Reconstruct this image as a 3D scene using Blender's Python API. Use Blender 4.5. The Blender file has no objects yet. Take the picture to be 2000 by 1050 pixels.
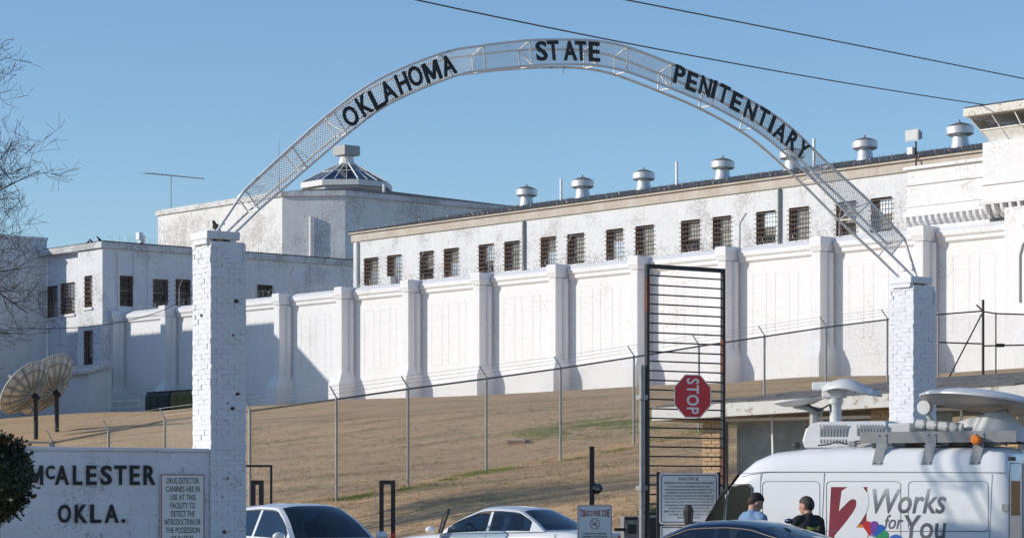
import bpy, bmesh, math, random
import numpy as np
from mathutils import Vector, Matrix, noise as mnoise
random.seed(7); rng = np.random.default_rng(7)
R = math.radians
sc = bpy.context.scene
COL = sc.collection

# ------------------------------------------------------------ camera, sky, sun, exposure
EYE = 1.7; F = 5000.0; HOR = 975.0            # focal length and horizon in units of a 2000 px wide frame
cam = bpy.data.cameras.new('camera'); camo = bpy.data.objects.new('camera', cam); COL.objects.link(camo)
cam.sensor_width = 36.0; cam.lens = 36.0 * F / 2000.0
cam.shift_y = (HOR - 525.0) / 2000.0
cam.clip_start = 0.5; cam.clip_end = 12000
camo.location = (0, 0, EYE); camo.rotation_euler = (R(90), 0, 0)
sc.camera = camo

SUN_EL = R(21.0)
SUN_H = Vector((-0.99, -0.125, 0)).normalized()
SUN = (SUN_H * math.cos(SUN_EL) + Vector((0, 0, math.sin(SUN_EL)))).normalized()
world = bpy.data.worlds.new('World'); sc.world = world; world.use_nodes = True
wn = world.node_tree; wn.nodes.clear()
wo = wn.nodes.new('ShaderNodeOutputWorld'); wb = wn.nodes.new('ShaderNodeBackground')
sky = wn.nodes.new('ShaderNodeTexSky'); sky.sky_type = 'NISHITA'; sky.sun_disc = False
sky.sun_elevation = SUN_EL; sky.sun_rotation = math.atan2(SUN_H.x, SUN_H.y)
sky.altitude = 200; sky.air_density = 1.0; sky.dust_density = 0.2; sky.ozone_density = 4.4
wb.inputs['Strength'].default_value = 0.15
wn.links.new(sky.outputs[0], wb.inputs[0]); wn.links.new(wb.outputs[0], wo.inputs[0])
sl = bpy.data.lights.new('sun', 'SUN'); sl.energy = 3.6; sl.angle = R(0.53); sl.color = (1.0, 0.925, 0.80)
so = bpy.data.objects.new('sun', sl); COL.objects.link(so)
so.rotation_euler = SUN.to_track_quat('Z', 'Y').to_euler(); so.location = SUN * 60
sc.view_settings.view_transform = 'Standard'; sc.view_settings.look = 'None'
sc.view_settings.exposure = 0.0; sc.view_settings.gamma = 1.0; sc.view_settings.use_curve_mapping = False

# ------------------------------------------------------------ helpers
class MB:
    def __init__(s): s.v = []; s.f = []
    def add(s, vs, fs):
        o = len(s.v); s.v.extend([tuple(p) for p in vs]); s.f.extend([tuple(i + o for i in f) for f in fs]); return s
    def box(s, x0, x1, y0, y1, z0, z1):
        return s.add([(x0,y0,z0),(x1,y0,z0),(x1,y1,z0),(x0,y1,z0),(x0,y0,z1),(x1,y0,z1),(x1,y1,z1),(x0,y1,z1)],
                     [(0,3,2,1),(4,5,6,7),(0,1,5,4),(1,2,6,5),(2,3,7,6),(3,0,4,7)])
    def quad(s, a, b, c, d): return s.add([a, b, c, d], [(0,1,2,3)])
    def path(s, pts, r, n=6, closed=False, cap=True):
        P = [Vector(p) for p in pts]; m = len(P)
        rr = r if isinstance(r, (list, tuple)) else [r] * m
        up = None; rings = []
        for i in range(m):
            if closed: t = P[(i+1) % m] - P[i-1]
            else: t = P[min(i+1, m-1)] - P[max(i-1, 0)]
            if t.length < 1e-9: t = Vector((0,0,1))
            t.normalize()
            if up is None: up = Vector((0,0,1)) if abs(t.z) < 0.9 else Vector((0,1,0))
            a = t.cross(up)
            if a.length < 1e-6: a = t.orthogonal()
            a.normalize(); b = a.cross(t).normalized(); up = b
            rings.append([P[i] + (a * math.cos(2*math.pi*(k+.5)/n) + b * math.sin(2*math.pi*(k+.5)/n)) * rr[i] for k in range(n)])
        vs = [q for ring in rings for q in ring]; fs = []
        for i in range(m if closed else m - 1):
            j = (i + 1) % m
            for k in range(n):
                fs.append((i*n+k, i*n+(k+1) % n, j*n+(k+1) % n, j*n+k))
        if cap and not closed:
            fs.append(tuple(range(n-1, -1, -1))); fs.append(tuple((m-1)*n + k for k in range(n)))
        return s.add(vs, fs)
    def tube(s, a, b, r, r2=None, n=6): return s.path([a, b], [r, r if r2 is None else r2], n)
    def lathe(s, prof, n=20, o=(0,0,0), ax=None):
        M = Matrix.Identity(3)
        if ax is not None: M = Vector(ax).normalized().to_track_quat('Z', 'Y').to_matrix()
        vs = []; fs = []; m = len(prof)
        for (r, z) in prof:
            for k in range(n):
                a = 2*math.pi*k/n
                vs.append(Vector(o) + M @ Vector((r*math.cos(a), r*math.sin(a), z)))
        for i in range(m-1):
            for k in range(n): fs.append((i*n+k, i*n+(k+1) % n, (i+1)*n+(k+1) % n, (i+1)*n+k))
        if prof[0][0] > 1e-6: fs.append(tuple(range(n-1, -1, -1)))
        if prof[-1][0] > 1e-6: fs.append(tuple((m-1)*n+k for k in range(n)))
        return s.add(vs, fs)
    def prism(s, poly, a0, a1, axis='y'):
        n = len(poly)
        if axis == 'y': f = lambda p, a: (p[0], a, p[1])
        elif axis == 'x': f = lambda p, a: (a, p[0], p[1])
        else: f = lambda p, a: (p[0], p[1], a)
        vs = [f(p, a0) for p in poly] + [f(p, a1) for p in poly]
        fs = [tuple(range(n-1, -1, -1)), tuple(range(n, 2*n))] + [(i, (i+1) % n, n+(i+1) % n, n+i) for i in range(n)]
        return s.add(vs, fs)
    def loft(s, rings, closed=True, caps=True):
        n = len(rings[0]); vs = [p for r in rings for p in r]; fs = []
        for i in range(len(rings)-1):
            for k in range(n if closed else n-1):
                fs.append((i*n+k, i*n+(k+1) % n, (i+1)*n+(k+1) % n, (i+1)*n+k))
        if caps: fs.append(tuple(range(n-1,-1,-1))); fs.append(tuple((len(rings)-1)*n+k for k in range(n)))
        return s.add(vs, fs)
    def ball(s, c, rx, ry=None, rz=None, n=12, m=8, rot=None):
        ry = ry or rx; rz = rz or rx; vs = []; fs = []
        Q = rot or Matrix.Identity(3)
        for i in range(m+1):
            t = math.pi*i/m
            for k in range(n):
                a = 2*math.pi*k/n
                vs.append(Vector(c) + Q @ Vector((rx*math.sin(t)*math.cos(a), ry*math.sin(t)*math.sin(a), rz*math.cos(t))))
        for i in range(m):
            for k in range(n): fs.append((i*n+k, (i+1)*n+k, (i+1)*n+(k+1) % n, i*n+(k+1) % n))
        return s.add(vs, fs)
    def mesh(s, name, mat, smooth=False, fix=True):
        me = bpy.data.meshes.new(name); me.from_pydata(s.v, [], s.f)
        if mat is not None: me.materials.append(mat)
        if fix and len(s.f) < 20000:
            bm = bmesh.new(); bm.from_mesh(me); bmesh.ops.remove_doubles(bm, verts=bm.verts, dist=1e-6)
            bmesh.ops.recalc_face_normals(bm, faces=bm.faces); bm.to_mesh(me); bm.free()
        if smooth:
            for p in me.polygons: p.use_smooth = True
            if smooth is not True:
                me.set_sharp_from_angle(angle=R(smooth))
        return me
    def build(s, name, mat, parent=None, smooth=False, fix=True, kind=None):
        return link(name, s.mesh(name, mat, smooth, fix), parent, kind)

def link(name, me, parent=None, kind=None, loc=None, rot=None, scale=None):
    o = bpy.data.objects.new(name, me); COL.objects.link(o)
    if parent is not None: o.parent = parent
    if kind: o['kind'] = kind
    if loc is not None: o.location = loc
    if rot is not None: o.rotation_euler = rot
    if scale is not None: o.scale = scale
    return o
def tag(o, label, cat, group=None):
    o['label'] = label; o['category'] = cat
    if group: o['group'] = group
    return o
def thing(name, label, cat, loc=(0,0,0), rotz=0.0, group=None):
    o = bpy.data.objects.new(name, None); COL.objects.link(o)
    o.location = loc; o.rotation_euler = (0, 0, rotz); o.empty_display_size = 0.2
    return tag(o, label, cat, group)
def bevel(o, w=0.01, seg=2, ang=40):
    m = o.modifiers.new('bevel', 'BEVEL'); m.width = w; m.segments = seg; m.limit_method = 'ANGLE'; m.angle_limit = R(ang); return o

def ray(px, py): return Vector(((px - 1000.0) / F, 1.0, (HOR - py) / F))
def at(px, py, Z): return Vector((0, 0, EYE)) + ray(px, py) * Z
def hit(px, py, p, n):
    d = ray(px, py); o = Vector((0, 0, EYE)); n = Vector(n)
    return o + d * ((Vector(p) - o).dot(n) / d.dot(n))
class Frame:
    def __init__(s, ox, oy, ang): s.o = Vector((ox, oy, 0)); s.a = ang; s.x = Vector((math.cos(ang), math.sin(ang), 0)); s.y = Vector((-math.sin(ang), math.cos(ang), 0))
    def loc(s, P): q = P - s.o; return Vector((q.dot(s.x), q.dot(s.y), P.z))
    def wor(s, a, b, z=0.0): q = s.o + s.x * a + s.y * b; return Vector((q.x, q.y, z))
    def on_y(s, px, py, y0): return s.loc(hit(px, py, s.o + s.y * y0, s.y))
    def on_x(s, px, py, x0): return s.loc(hit(px, py, s.o + s.x * x0, s.x))
    def thing(s, name, label, cat, group=None): return thing(name, label, cat, (s.o.x, s.o.y, 0), s.a, group)
PR = Frame(-32.4, 213.0, math.atan2(-0.76, 0.65))      # the prison: x along the outer wall, y into the yard
GA = Frame(-4.46, 39.0, math.atan2(7.9, 11.8))         # the gate: x along the gateway, y away from the road

def sstep(t): t = np.clip(t, 0, 1); return t*t*(3-2*t)
def ground_z(x, y):
    x = np.asarray(x, float); y = np.asarray(y, float)
    d = -((x - PR.o.x) * PR.y.x + (y - PR.o.y) * PR.y.y)
    z = np.interp(d, [-1e5, 0, 20, 47.3, 59.3, 72.7, 79.5, 82, 1e5], [8.75, 8.75, 7.7, 5.17, 3.45, 1.7, 0.12, 0, 0])
    far = sstep((np.hypot(x, y - 120) - 400) / 500.0)
    flat = sstep((x - 3.2) / 2.2) * sstep((62 - y) / 6.0)
    z = z * (1 - flat)
    z = z + 0.10 * np.sin(x * .31 + 1.3 * np.sin(y * .17)) * np.sin(y * .23 + x * .05) * np.clip(z / 2, 0, 1) * np.clip((d - 3) / 15, 0, 1)
    return z * (1 - 0.0 * far)
def gz(x, y): return float(ground_z(x, y))

# ------------------------------------------------------------ materials
MATS = {}
def nodes(name):
    m = bpy.data.materials.new(name); m.use_nodes = True; nt = m.node_tree
    b = nt.nodes['Principled BSDF']; return m, nt, b
def setp(b, **k):
    for a, v in k.items():
        b.inputs[a.replace('_', ' ')].default_value = v
def noise_node(nt, scale, detail=4, rough=.55, vec=None, stretch=None):
    n = nt.nodes.new('ShaderNodeTexNoise'); n.inputs['Scale'].default_value = scale; n.inputs['Detail'].default_value = detail; n.inputs['Roughness'].default_value = rough
    tc = nt.nodes.new('ShaderNodeTexCoord'); src = tc.outputs['Object']
    if stretch:
        mp = nt.nodes.new('ShaderNodeMapping'); mp.inputs['Scale'].default_value = stretch
        nt.links.new(src, mp.inputs[0]); src = mp.outputs[0]
    nt.links.new(src, n.inputs['Vector']); return n
def ramp(nt, src, stops):
    r = nt.nodes.new('ShaderNodeValToRGB'); cr = r.color_ramp
    while len(cr.elements) < len(stops): cr.elements.new(0.5)
    for e, (p, c) in zip(cr.elements, stops): e.position = p; e.color = (*c, 1) if len(c) == 3 else c
    nt.links.new(src, r.inputs[0]); return r
def mixc(nt, fac, a, b, mode='MIX'):
    m = nt.nodes.new('ShaderNodeMix'); m.data_type = 'RGBA'; m.blend_type = mode
    for sock, v in ((m.inputs[0], fac), (m.inputs[6], a), (m.inputs[7], b)):
        if hasattr(v, 'links') or hasattr(v, 'is_linked'): nt.links.new(v, sock)
        else: sock.default_value = v if isinstance(v, float) else (*v, 1)
    return m.outputs[2]
def bump(nt, b, src, strength=.3, dist=.02, prev=None):
    k = nt.nodes.new('ShaderNodeBump'); k.inputs['Strength'].default_value = strength; k.inputs['Distance'].default_value = dist
    nt.links.new(src, k.inputs['Height'])
    if prev is not None: nt.links.new(prev, k.inputs['Normal'])
    nt.links.new(k.outputs[0], b.inputs['Normal']); return k.outputs[0]
def plain(name, col, rough=.6, metal=0.0, var=.12, scale=6.0, bmp=0.0, coat=0.0, **kw):
    m, nt, b = nodes(name); setp(b, Roughness=rough, Metallic=metal)
    if coat: setp(b, Coat_Weight=coat, Coat_Roughness=.05)
    n = noise_node(nt, scale, 5)
    lo = tuple(c * (1 - var) for c in col); hi = tuple(min(1, c * (1 + var)) for c in col)
    r = ramp(nt, n.outputs[0], [(.3, lo), (.7, hi)]); nt.links.new(r.outputs[0], b.inputs['Base Color'])
    if bmp: bump(nt, b, n.outputs[0], bmp, .01)
    return m
def weathered(name, base, stain, amount, scale=.8, fine=6.0, stain2=None, streak=0.25, bmp=.35, bdist=.03, course=0.0, rand=0.0):
    m, nt, b = nodes(name); setp(b, Roughness=.75)
    big = noise_node(nt, scale, 3, .5)
    fin = noise_node(nt, fine, 8, .7)
    add = nt.nodes.new('ShaderNodeMath'); add.operation = 'ADD'
    sc1 = nt.nodes.new('ShaderNodeMath'); sc1.operation = 'MULTIPLY'; sc1.inputs[1].default_value = .72
    nt.links.new(big.outputs[0], sc1.inputs[0]); nt.links.new(sc1.outputs[0], add.inputs[0]); nt.links.new(fin.outputs[0], add.inputs[1])
    t = 1.09 - amount * .38
    r = ramp(nt, add.outputs[0], [(t-.03 , (0,0,0)), (t+.09, (1,1,1))])
    mul = nt.nodes.new('ShaderNodeMath'); mul.operation = 'MULTIPLY'; mul.inputs[1].default_value = .62
    nt.links.new(r.outputs[0], mul.inputs[0])
    basev = ramp(nt, noise_node(nt, 2.3, 5, .6).outputs[0], [(.3, tuple(c*.93 for c in base)), (.65, base)])
    col = mixc(nt, mul.outputs[0], basev.outputs[0], stain)
    if stain2 is not None:
        r2 = ramp(nt, noise_node(nt, scale*2.7, 8, .75).outputs[0], [(.58, (0,0,0)), (.66, (1,1,1))])
        col = mixc(nt, r2.outputs[0], col, stain2)
    if streak:
        st = ramp(nt, noise_node(nt, 1.0, 5, .65, stretch=(3.0, 3.0, .18)).outputs[0], [(.5, (0,0,0)), (.8, (1,1,1))])
        ms = nt.nodes.new('ShaderNodeMath'); ms.operation = 'MULTIPLY'; ms.inputs[1].default_value = streak
        nt.links.new(st.outputs[0], ms.inputs[0]); col = mixc(nt, ms.outputs[0], col, tuple(c*.55 for c in base))
    if rand:
        oi = nt.nodes.new('ShaderNodeObjectInfo')
        rr = ramp(nt, oi.outputs['Random'], [(0, (1-rand,)*3), (1, (1,1,1))]); col = mixc(nt, 1.0, col, rr.outputs[0], 'MULTIPLY')
    nt.links.new(col, b.inputs['Base Color'])
    h = fin.outputs[0]
    if course:
        w = nt.nodes.new('ShaderNodeTexWave'); w.wave_type = 'BANDS'; w.bands_direction = 'Z'; w.inputs['Scale'].default_value = course
        w.inputs['Distortion'].default_value = .6; w.inputs['Detail'].default_value = 1
        tc = nt.nodes.new('ShaderNodeTexCoord'); nt.links.new(tc.outputs['Object'], w.inputs['Vector'])
        pw = nt.nodes.new('ShaderNodeMath'); pw.operation = 'POWER'; pw.inputs[1].default_value = .25; nt.links.new(w.outputs['Fac'], pw.inputs[0])
        ad = nt.nodes.new('ShaderNodeMath'); ad.operation = 'ADD'; nt.links.new(h, ad.inputs[0]); nt.links.new(pw.outputs[0], ad.inputs[1]); h = ad.outputs[0]
    bump(nt, b, h, bmp, bdist)
    return m
def glassy(name, tint, refl=.12, rough=.03):
    m, nt, b = nodes(name); nt.nodes.remove(b)
    out = nt.nodes['Material Output']
    t = nt.nodes.new('ShaderNodeBsdfTransparent'); t.inputs[0].default_value = (*tint, 1)
    g = nt.nodes.new('ShaderNodeBsdfGlossy'); g.inputs['Roughness'].default_value = rough; g.inputs[0].default_value = (.9, .95, 1, 1)
    fr = nt.nodes.new('ShaderNodeFresnel'); fr.inputs[0].default_value = 1.5
    ad = nt.nodes.new('ShaderNodeMath'); ad.operation = 'ADD'; ad.inputs[1].default_value = refl; ad.use_clamp = True
    nt.links.new(fr.outputs[0], ad.inputs[0])
    mx = nt.nodes.new('ShaderNodeMixShader'); nt.links.new(ad.outputs[0], mx.inputs[0]); nt.links.new(t.outputs[0], mx.inputs[1]); nt.links.new(g.outputs[0], mx.inputs[2])
    nt.links.new(mx.outputs[0], out.inputs[0]); return m
W = (.785, .79, .815)
M = dict(
    wall=weathered('white_wall_paint', W, (.52,.50,.48), .17, .25, 6.0, streak=.13, bmp=.25, bdist=.03, course=.9),
    pier=weathered('white_pier_paint', W, (.5,.49,.48), .15, .5, 6.0, streak=.2, bmp=.3),
    cell=weathered('peeling_white_brick', (.77,.77,.78), (.36,.34,.33), .40, .45, 8.5, stain2=(.64,.62,.61), streak=.34, bmp=.7, bdist=.06),
    rot=weathered('worn_white_brick', (.75,.75,.76), (.30,.28,.26), .42, .25, 6.0, stain2=(.58,.56,.54), streak=.40, bmp=.7, bdist=.05),
    adm=weathered('stained_white_stucco', (.76,.775,.81), (.33,.32,.31), .40, .35, 6.0, streak=.35, bmp=.5, bdist=.04),
    worn=weathered('weathered_parapet', (.68,.68,.69), (.26,.24,.23), .60, .6, 5.0, streak=.5, bmp=.6, bdist=.04),
    stone=weathered('thick_white_brick_paint', (.79,.81,.86), (.34,.32,.31), .19, 2.5, 26, streak=.06, bmp=.5, bdist=.010, rand=.06),
    stucco=weathered('rough_white_stucco', (.79,.81,.87), (.34,.34,.36), .23, 2.0, 20, streak=.08, bmp=1.0, bdist=.02),
    redbrick=plain('bare_red_brick', (.085,.045,.035), .9, var=.4, scale=20, bmp=.4),
    jamb=plain('brown_brick_jamb', (.24,.135,.10), .9, var=.45, scale=5, bmp=.5),
    tanbrick=plain('tan_brick', (.50,.34,.20), .85, var=.25, scale=12, bmp=.4),
    mortar=plain('pale_mortar', (.42,.36,.30), .9, var=.15, scale=20),
    cornice=weathered('bare_tan_cornice', (.50,.43,.36), (.62,.57,.52), .62, .6, 9, streak=.3, bmp=.5),
    roof=plain('dark_roof_felt', (.06,.058,.06), .9, var=.5, scale=1.2, bmp=.6),
    shingle=plain('grey_shingle', (.16,.15,.145), .9, var=.35, scale=7, bmp=.5),
    galv=plain('galvanised_steel', (.30,.30,.30), .5, .25, var=.2, scale=8),
    vent=plain('pale_vent_metal', (.66,.67,.68), .45, .35, var=.15, scale=3),
    ventcap=plain('dark_vent_cap', (.17,.15,.13), .75, .2, var=.4, scale=4),
    arch=weathered('silver_arch_paint', (.80,.79,.77), (.34,.25,.19), .16, 2.5, 14, streak=0, bmp=.2),
    rail=plain('dull_fence_pipe', (.13,.13,.13), .55, .2, var=.25, scale=6),
    wire=plain('galvanised_wire', (.42,.42,.41), .5, .5, var=.15),
    black=plain('black_steel_paint', (.018,.018,.02), .5, .1, var=.3, scale=10),
    letter=plain('black_letter_paint', (.010,.010,.012), .55, var=.2, scale=10),
    rust=plain('rusty_red_paint', (.11,.035,.025), .7, var=.4, scale=12),
    redpaint=plain('red_post_paint', (.45,.05,.03), .55, var=.2, scale=12),
    signred=plain('sign_red', (.60,.014,.022), .38, var=.06, scale=3),
    signwhite=plain('sign_white', (.78,.78,.76), .45, var=.05, scale=3),
    signtext=plain('sign_black_text', (.03,.03,.035), .6, var=.1),
    redtext=plain('sign_red_text', (.38,.03,.03), .5, var=.1),
    white=plain('white_trim_paint', (.74,.73,.71), .6, var=.1, scale=4),
    oldwhite=weathered('flaking_white_board', (.72,.70,.66), (.24,.17,.12), .34, 2.0, 9, streak=.2, bmp=.4),
    soffit=plain('beige_soffit', (.50,.43,.35), .8, var=.1),
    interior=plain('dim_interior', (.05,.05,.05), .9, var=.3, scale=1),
    curtain=plain('pale_blind', (.58,.57,.54), .85, var=.25, scale=3),
    asphalt=plain('asphalt', (.055,.055,.057), .9, var=.25, scale=30, bmp=.3),
    concrete=plain('concrete', (.36,.35,.33), .85, var=.15, scale=8, bmp=.2),
    bark=plain('bare_bark', (.085,.065,.05), .9, var=.3, scale=8),
    leaf=plain('topiary_leaf', (.018,.035,.012), .5, var=.5, scale=14),
    redleaf=plain('young_red_leaf', (.30,.025,.02), .5, var=.35, scale=14),
    shrub=plain('shrub_leaf', (.06,.10,.03), .55, var=.5, scale=9),
    carwhite=plain('white_car_paint', (.74,.75,.77), .32, var=.02, coat=1.0),
    carnavy=plain('navy_car_paint', (.008,.018,.055), .25, .3, var=.05, coat=1.0),
    vanwhite=plain('white_van_paint', (.86,.86,.87), .35, var=.03, scale=1.5, coat=.8),
    seam=plain('panel_gap', (.16,.17,.18), .7, var=.1),
    rubber=plain('rubber', (.012,.012,.013), .8, var=.2),
    chrome=plain('bright_trim', (.75,.76,.78), .15, 1.0, var=.05),
    rim=plain('wheel_rim', (.45,.46,.48), .3, .9, var=.1),
    headl=plain('headlight_lens', (.75,.77,.8), .1, .2, var=.05),
    taill=plain('tail_light_lens', (.35,.01,.01), .15, var=.1),
    seat=plain('seat_cloth', (.10,.10,.105), .9, var=.2),
    carglass=glassy('car_glass', (.16,.20,.20), .07),
    clearglass=glassy('clear_car_glass', (.42,.52,.54), .05),
    pane=glassy('window_glass', (.82,.83,.82), .0, .25),
    bars=plain('brown_window_bars', (.17,.12,.10), .8, .1, var=.4, scale=8),
    skyglass=glassy('skylight_glass', (.16,.17,.19), .12, .05),
    greymetal=plain('grey_bracket_metal', (.30,.30,.30), .45, .3, var=.12),
    plastic=plain('white_plastic', (.64,.645,.65), .45, var=.05, scale=3),
    darkplastic=plain('dark_plastic', (.03,.03,.032), .6, var=.2),
    amber=plain('amber_lens', (.85,.22,.02), .25, var=.15, scale=20),
    vanred=plain('van_red_print', (.25,.030,.05), .4, var=.15, scale=2),
    vangrey=plain('van_grey_print', (.14,.14,.15), .4, var=.2, scale=2),
    skin=plain('skin', (.50,.27,.19), .6, var=.08, scale=20),
    hairdark=plain('dark_brown_hair', (.022,.014,.010), .7, var=.5, scale=60, bmp=.6),
    hairgrey=plain('greying_hair', (.05,.042,.035), .7, var=.7, scale=50, bmp=.6),
    shirt=plain('blue_shirt_cloth', (.17,.28,.46), .85, var=.12, scale=9, bmp=.3),
    jacket=plain('black_jacket_cloth', (.016,.018,.019), .8, var=.3, scale=9, bmp=.3),
    trousers=plain('dark_trousers', (.03,.032,.04), .85, var=.2),
    yellowtext=plain('yellow_green_print', (.45,.50,.08), .6, var=.15),
    feather=plain('black_feathers', (.012,.011,.011), .7, var=.4, scale=30),
    dish=plain('dish_grey_paint', (.58,.56,.50), .6, var=.18, scale=2.5),
    dishdark=plain('dish_ribs', (.30,.29,.27), .6, .2, var=.2),
    green=plain('dark_green_container', (.035,.05,.04), .6, var=.25, scale=3),
    olive=plain('olive_container', (.13,.12,.04), .65, var=.25, scale=3),
    wood=plain('bare_timber', (.48,.30,.13), .8, var=.2),
    beam=plain('lamp_glass', (.6,.62,.6), .2, var=.1),
)
# ------------------------------------------------------------ ground
def grid_axis(lo, hi, step, far):
    a = list(np.arange(lo, hi + 1e-6, step)); s = step; x = hi
    while x < far: s *= 1.5; x += s; a.append(x)
    s = step; x = lo
    while x > -far: s *= 1.5; x -= s; a.insert(0, x)
    return np.array(a)
gx = grid_axis(-60, 60, 1.2, 5000); gy = grid_axis(30, 230, 1.2, 5000)
GX, GY = np.meshgrid(gx, gy, indexing='ij'); GZ = ground_z(GX, GY)
vv = np.stack([GX, GY, GZ], -1).reshape(-1, 3); ny = len(gy)
ii = (np.arange(len(gx)-1)[:, None] * ny + np.arange(ny-1)[None]).reshape(-1)
ff = np.stack([ii, ii+ny, ii+ny+1, ii+1], -1)
def np_mesh(name, v, f, mat, smooth=True):
    me = bpy.data.meshes.new(name); k = f.shape[1]
    me.vertices.add(len(v)); me.vertices.foreach_set('co', np.ascontiguousarray(v, dtype=np.float32).reshape(-1))
    me.loops.add(len(f)*k); me.loops.foreach_set('vertex_index', np.ascontiguousarray(f, dtype=np.int32).reshape(-1))
    me.polygons.add(len(f)); me.polygons.foreach_set('loop_start', np.arange(0, len(f)*k, k, dtype=np.int32)); me.polygons.foreach_set('loop_total', np.full(len(f), k, dtype=np.int32))
    me.update(); me.validate()
    if mat: me.materials.append(mat)
    if smooth: me.polygons.foreach_set('use_smooth', np.ones(len(f), dtype=bool))
    return me
m, nt, b = nodes('dormant_lawn'); setp(b, Roughness=.95)
n1 = noise_node(nt, .12, 4, .6); n2 = noise_node(nt, 1.1, 6, .65, stretch=(.35, 1.0, 1.0)); n3 = noise_node(nt, 16, 4, .7)
dry = ramp(nt, n2.outputs[0], [(.28, (.38,.255,.145)), (.5, (.57,.41,.25)), (.72, (.70,.52,.335))])
dry2 = mixc(nt, .45, dry.outputs[0], ramp(nt, n3.outputs[0], [(.3, (.36,.235,.125)), (.7, (.68,.49,.295))]).outputs[0])
mot = ramp(nt, noise_node(nt, .33, 7, .72, stretch=(.5, 1.0, 1.0)).outputs[0], [(.30, (.58,.57,.55)), (.48, (.95,.95,.95)), (.62, (1.0,1.0,1.0)), (.75, (.80,.82,.78))])
dry2 = mixc(nt, 1.0, dry2, mot.outputs[0], 'MULTIPLY')
gm = ramp(nt, noise_node(nt, .55, 5, .6, stretch=(.30, 1.0, 1.0)).outputs[0], [(.54, (0,0,0)), (.68, (1,1,1))])
gf = nt.nodes.new('ShaderNodeMath'); gf.operation = 'MULTIPLY'; gf.inputs[1].default_value = .75; nt.links.new(gm.outputs[0], gf.inputs[0])
fl_ = ramp(nt, noise_node(nt, 3.4, 8, .78, stretch=(.45, 1.3, 1.0)).outputs[0], [(.52, (1,1,1)), (.60, (.62,.60,.52)), (.70, (.40,.38,.30))])
dry2 = mixc(nt, 1.0, dry2, fl_.outputs[0], 'MULTIPLY')
hl_ = ramp(nt, noise_node(nt, 5.1, 8, .75, stretch=(.5, 1.2, 1.0)).outputs[0], [(.56, (0,0,0)), (.68, (.55,.55,.55))])
dry2 = mixc(nt, hl_.outputs[0], dry2, (.76,.60,.42))
gcol = mixc(nt, gf.outputs[0], dry2, (.25,.245,.09))
gcol = mixc(nt, 1.0, gcol, (1.17,1.05,.92), 'MULTIPLY')
nt.links.new(gcol, b.inputs['Base Color']); pn = bump(nt, b, n3.outputs[0], .4, .05); bump(nt, b, noise_node(nt, 2.6, 6, .7, stretch=(.55, 1.0, 1.0)).outputs[0], .55, .22, pn)
M['lawn'] = m
link('ground', np_mesh('ground', vv, ff, m), kind='structure')
# the drive through the gate
dr = MB(); o0 = GA.wor(-3.2 + 3.4, -60); nseg = 30
pts = []
for i in range(nseg+1):
    t = -36 + i * 1.75
    a = GA.wor(.6, t); c = GA.wor(13.2, t); pts.append((a, c))
for i in range(nseg):
    a, c = pts[i]; a2, c2 = pts[i+1]
    K = 4
    for k in range(K):
        q = [a.lerp(c, k/K), a.lerp(c, (k+1)/K), a2.lerp(c2, (k+1)/K), a2.lerp(c2, k/K)]
        if max(gz(p.x, p.y) for p in q) > .05: continue
        dr.quad(*[(p.x, p.y, gz(p.x, p.y) + .01) for p in q])
dr.build('driveway', M['asphalt'], kind='structure')

# dry grass blades over the bank and the lower lawn
N = 230000
X = rng.uniform(-19, 16, N); Y = 48 + 75 * rng.random(N)**1.35
d = -((X - PR.o.x) * PR.y.x + (Y - PR.o.y) * PR.y.y)
k = (d < 80.5) & (d > 1) & ~((X > 3.0) & (Y < 61)); X, Y = X[k], Y[k]; N = len(X); Z = ground_z(X, Y)
clump = np.sin(X*2.3+1.7*np.sin(Y*1.1))*np.sin(Y*1.9+1.3*np.sin(X*.9)) ; h = rng.uniform(.015, .045, N)*(1 + .9*np.clip(clump, 0, 1)*rng.random(N)); an = rng.uniform(0, 6.28, N); w = rng.uniform(.005, .010, N)
lx, ly = rng.normal(0, .03, N), rng.normal(0, .03, N)
A = np.stack([X - w*np.cos(an), Y - w*np.sin(an), Z - .01], -1); B = np.stack([X + w*np.cos(an), Y + w*np.sin(an), Z - .01], -1); C = np.stack([X + lx, Y + ly, Z + h], -1)
V = np.stack([A, B, C], 1).reshape(-1, 3); Fc = np.arange(N*3).reshape(-1, 3)
m, nt, b = nodes('dry_blades'); setp(b, Roughness=.9)
bl = ramp(nt, noise_node(nt, 40, 2).outputs[0], [(.3, (.38,.265,.155)), (.7, (.68,.515,.34))])
gm2 = ramp(nt, noise_node(nt, .55, 5, .6, stretch=(.30, 1.0, 1.0)).outputs[0], [(.55, (0,0,0)), (.68, (1,1,1))])
nt.links.new(mixc(nt, gm2.outputs[0], bl.outputs[0], (.17,.185,.06)), b.inputs['Base Color'])
tx_, ty_ = rng.uniform(-16, 13, 5200), 50 + 62*rng.random(5200)**1.3
td = -((tx_ - PR.o.x) * PR.y.x + (ty_ - PR.o.y) * PR.y.y); kk = (td < 80) & (td > 2) & ~((tx_ > 3.0) & (ty_ < 61)); tx_, ty_ = tx_[kk], ty_[kk]
TX = np.repeat(tx_, 12) + rng.normal(0,.05,len(tx_)*12); TY = np.repeat(ty_, 12) + rng.normal(0,.05,len(tx_)*12); TN = len(TX); TZ = ground_z(TX, TY); TH = rng.uniform(.03,.10,TN); TA = rng.uniform(0,6.28,TN)
V2 = np.stack([np.stack([TX-.008*np.cos(TA),TY-.008*np.sin(TA),TZ-.01],-1), np.stack([TX+.008*np.cos(TA),TY+.008*np.sin(TA),TZ-.01],-1), np.stack([TX+rng.normal(0,.04,TN),TY+rng.normal(0,.04,TN),TZ+TH],-1)],1).reshape(-1,3)
V = np.concatenate([V, V2]); Fc = np.arange(len(V)).reshape(-1, 3)
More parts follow.
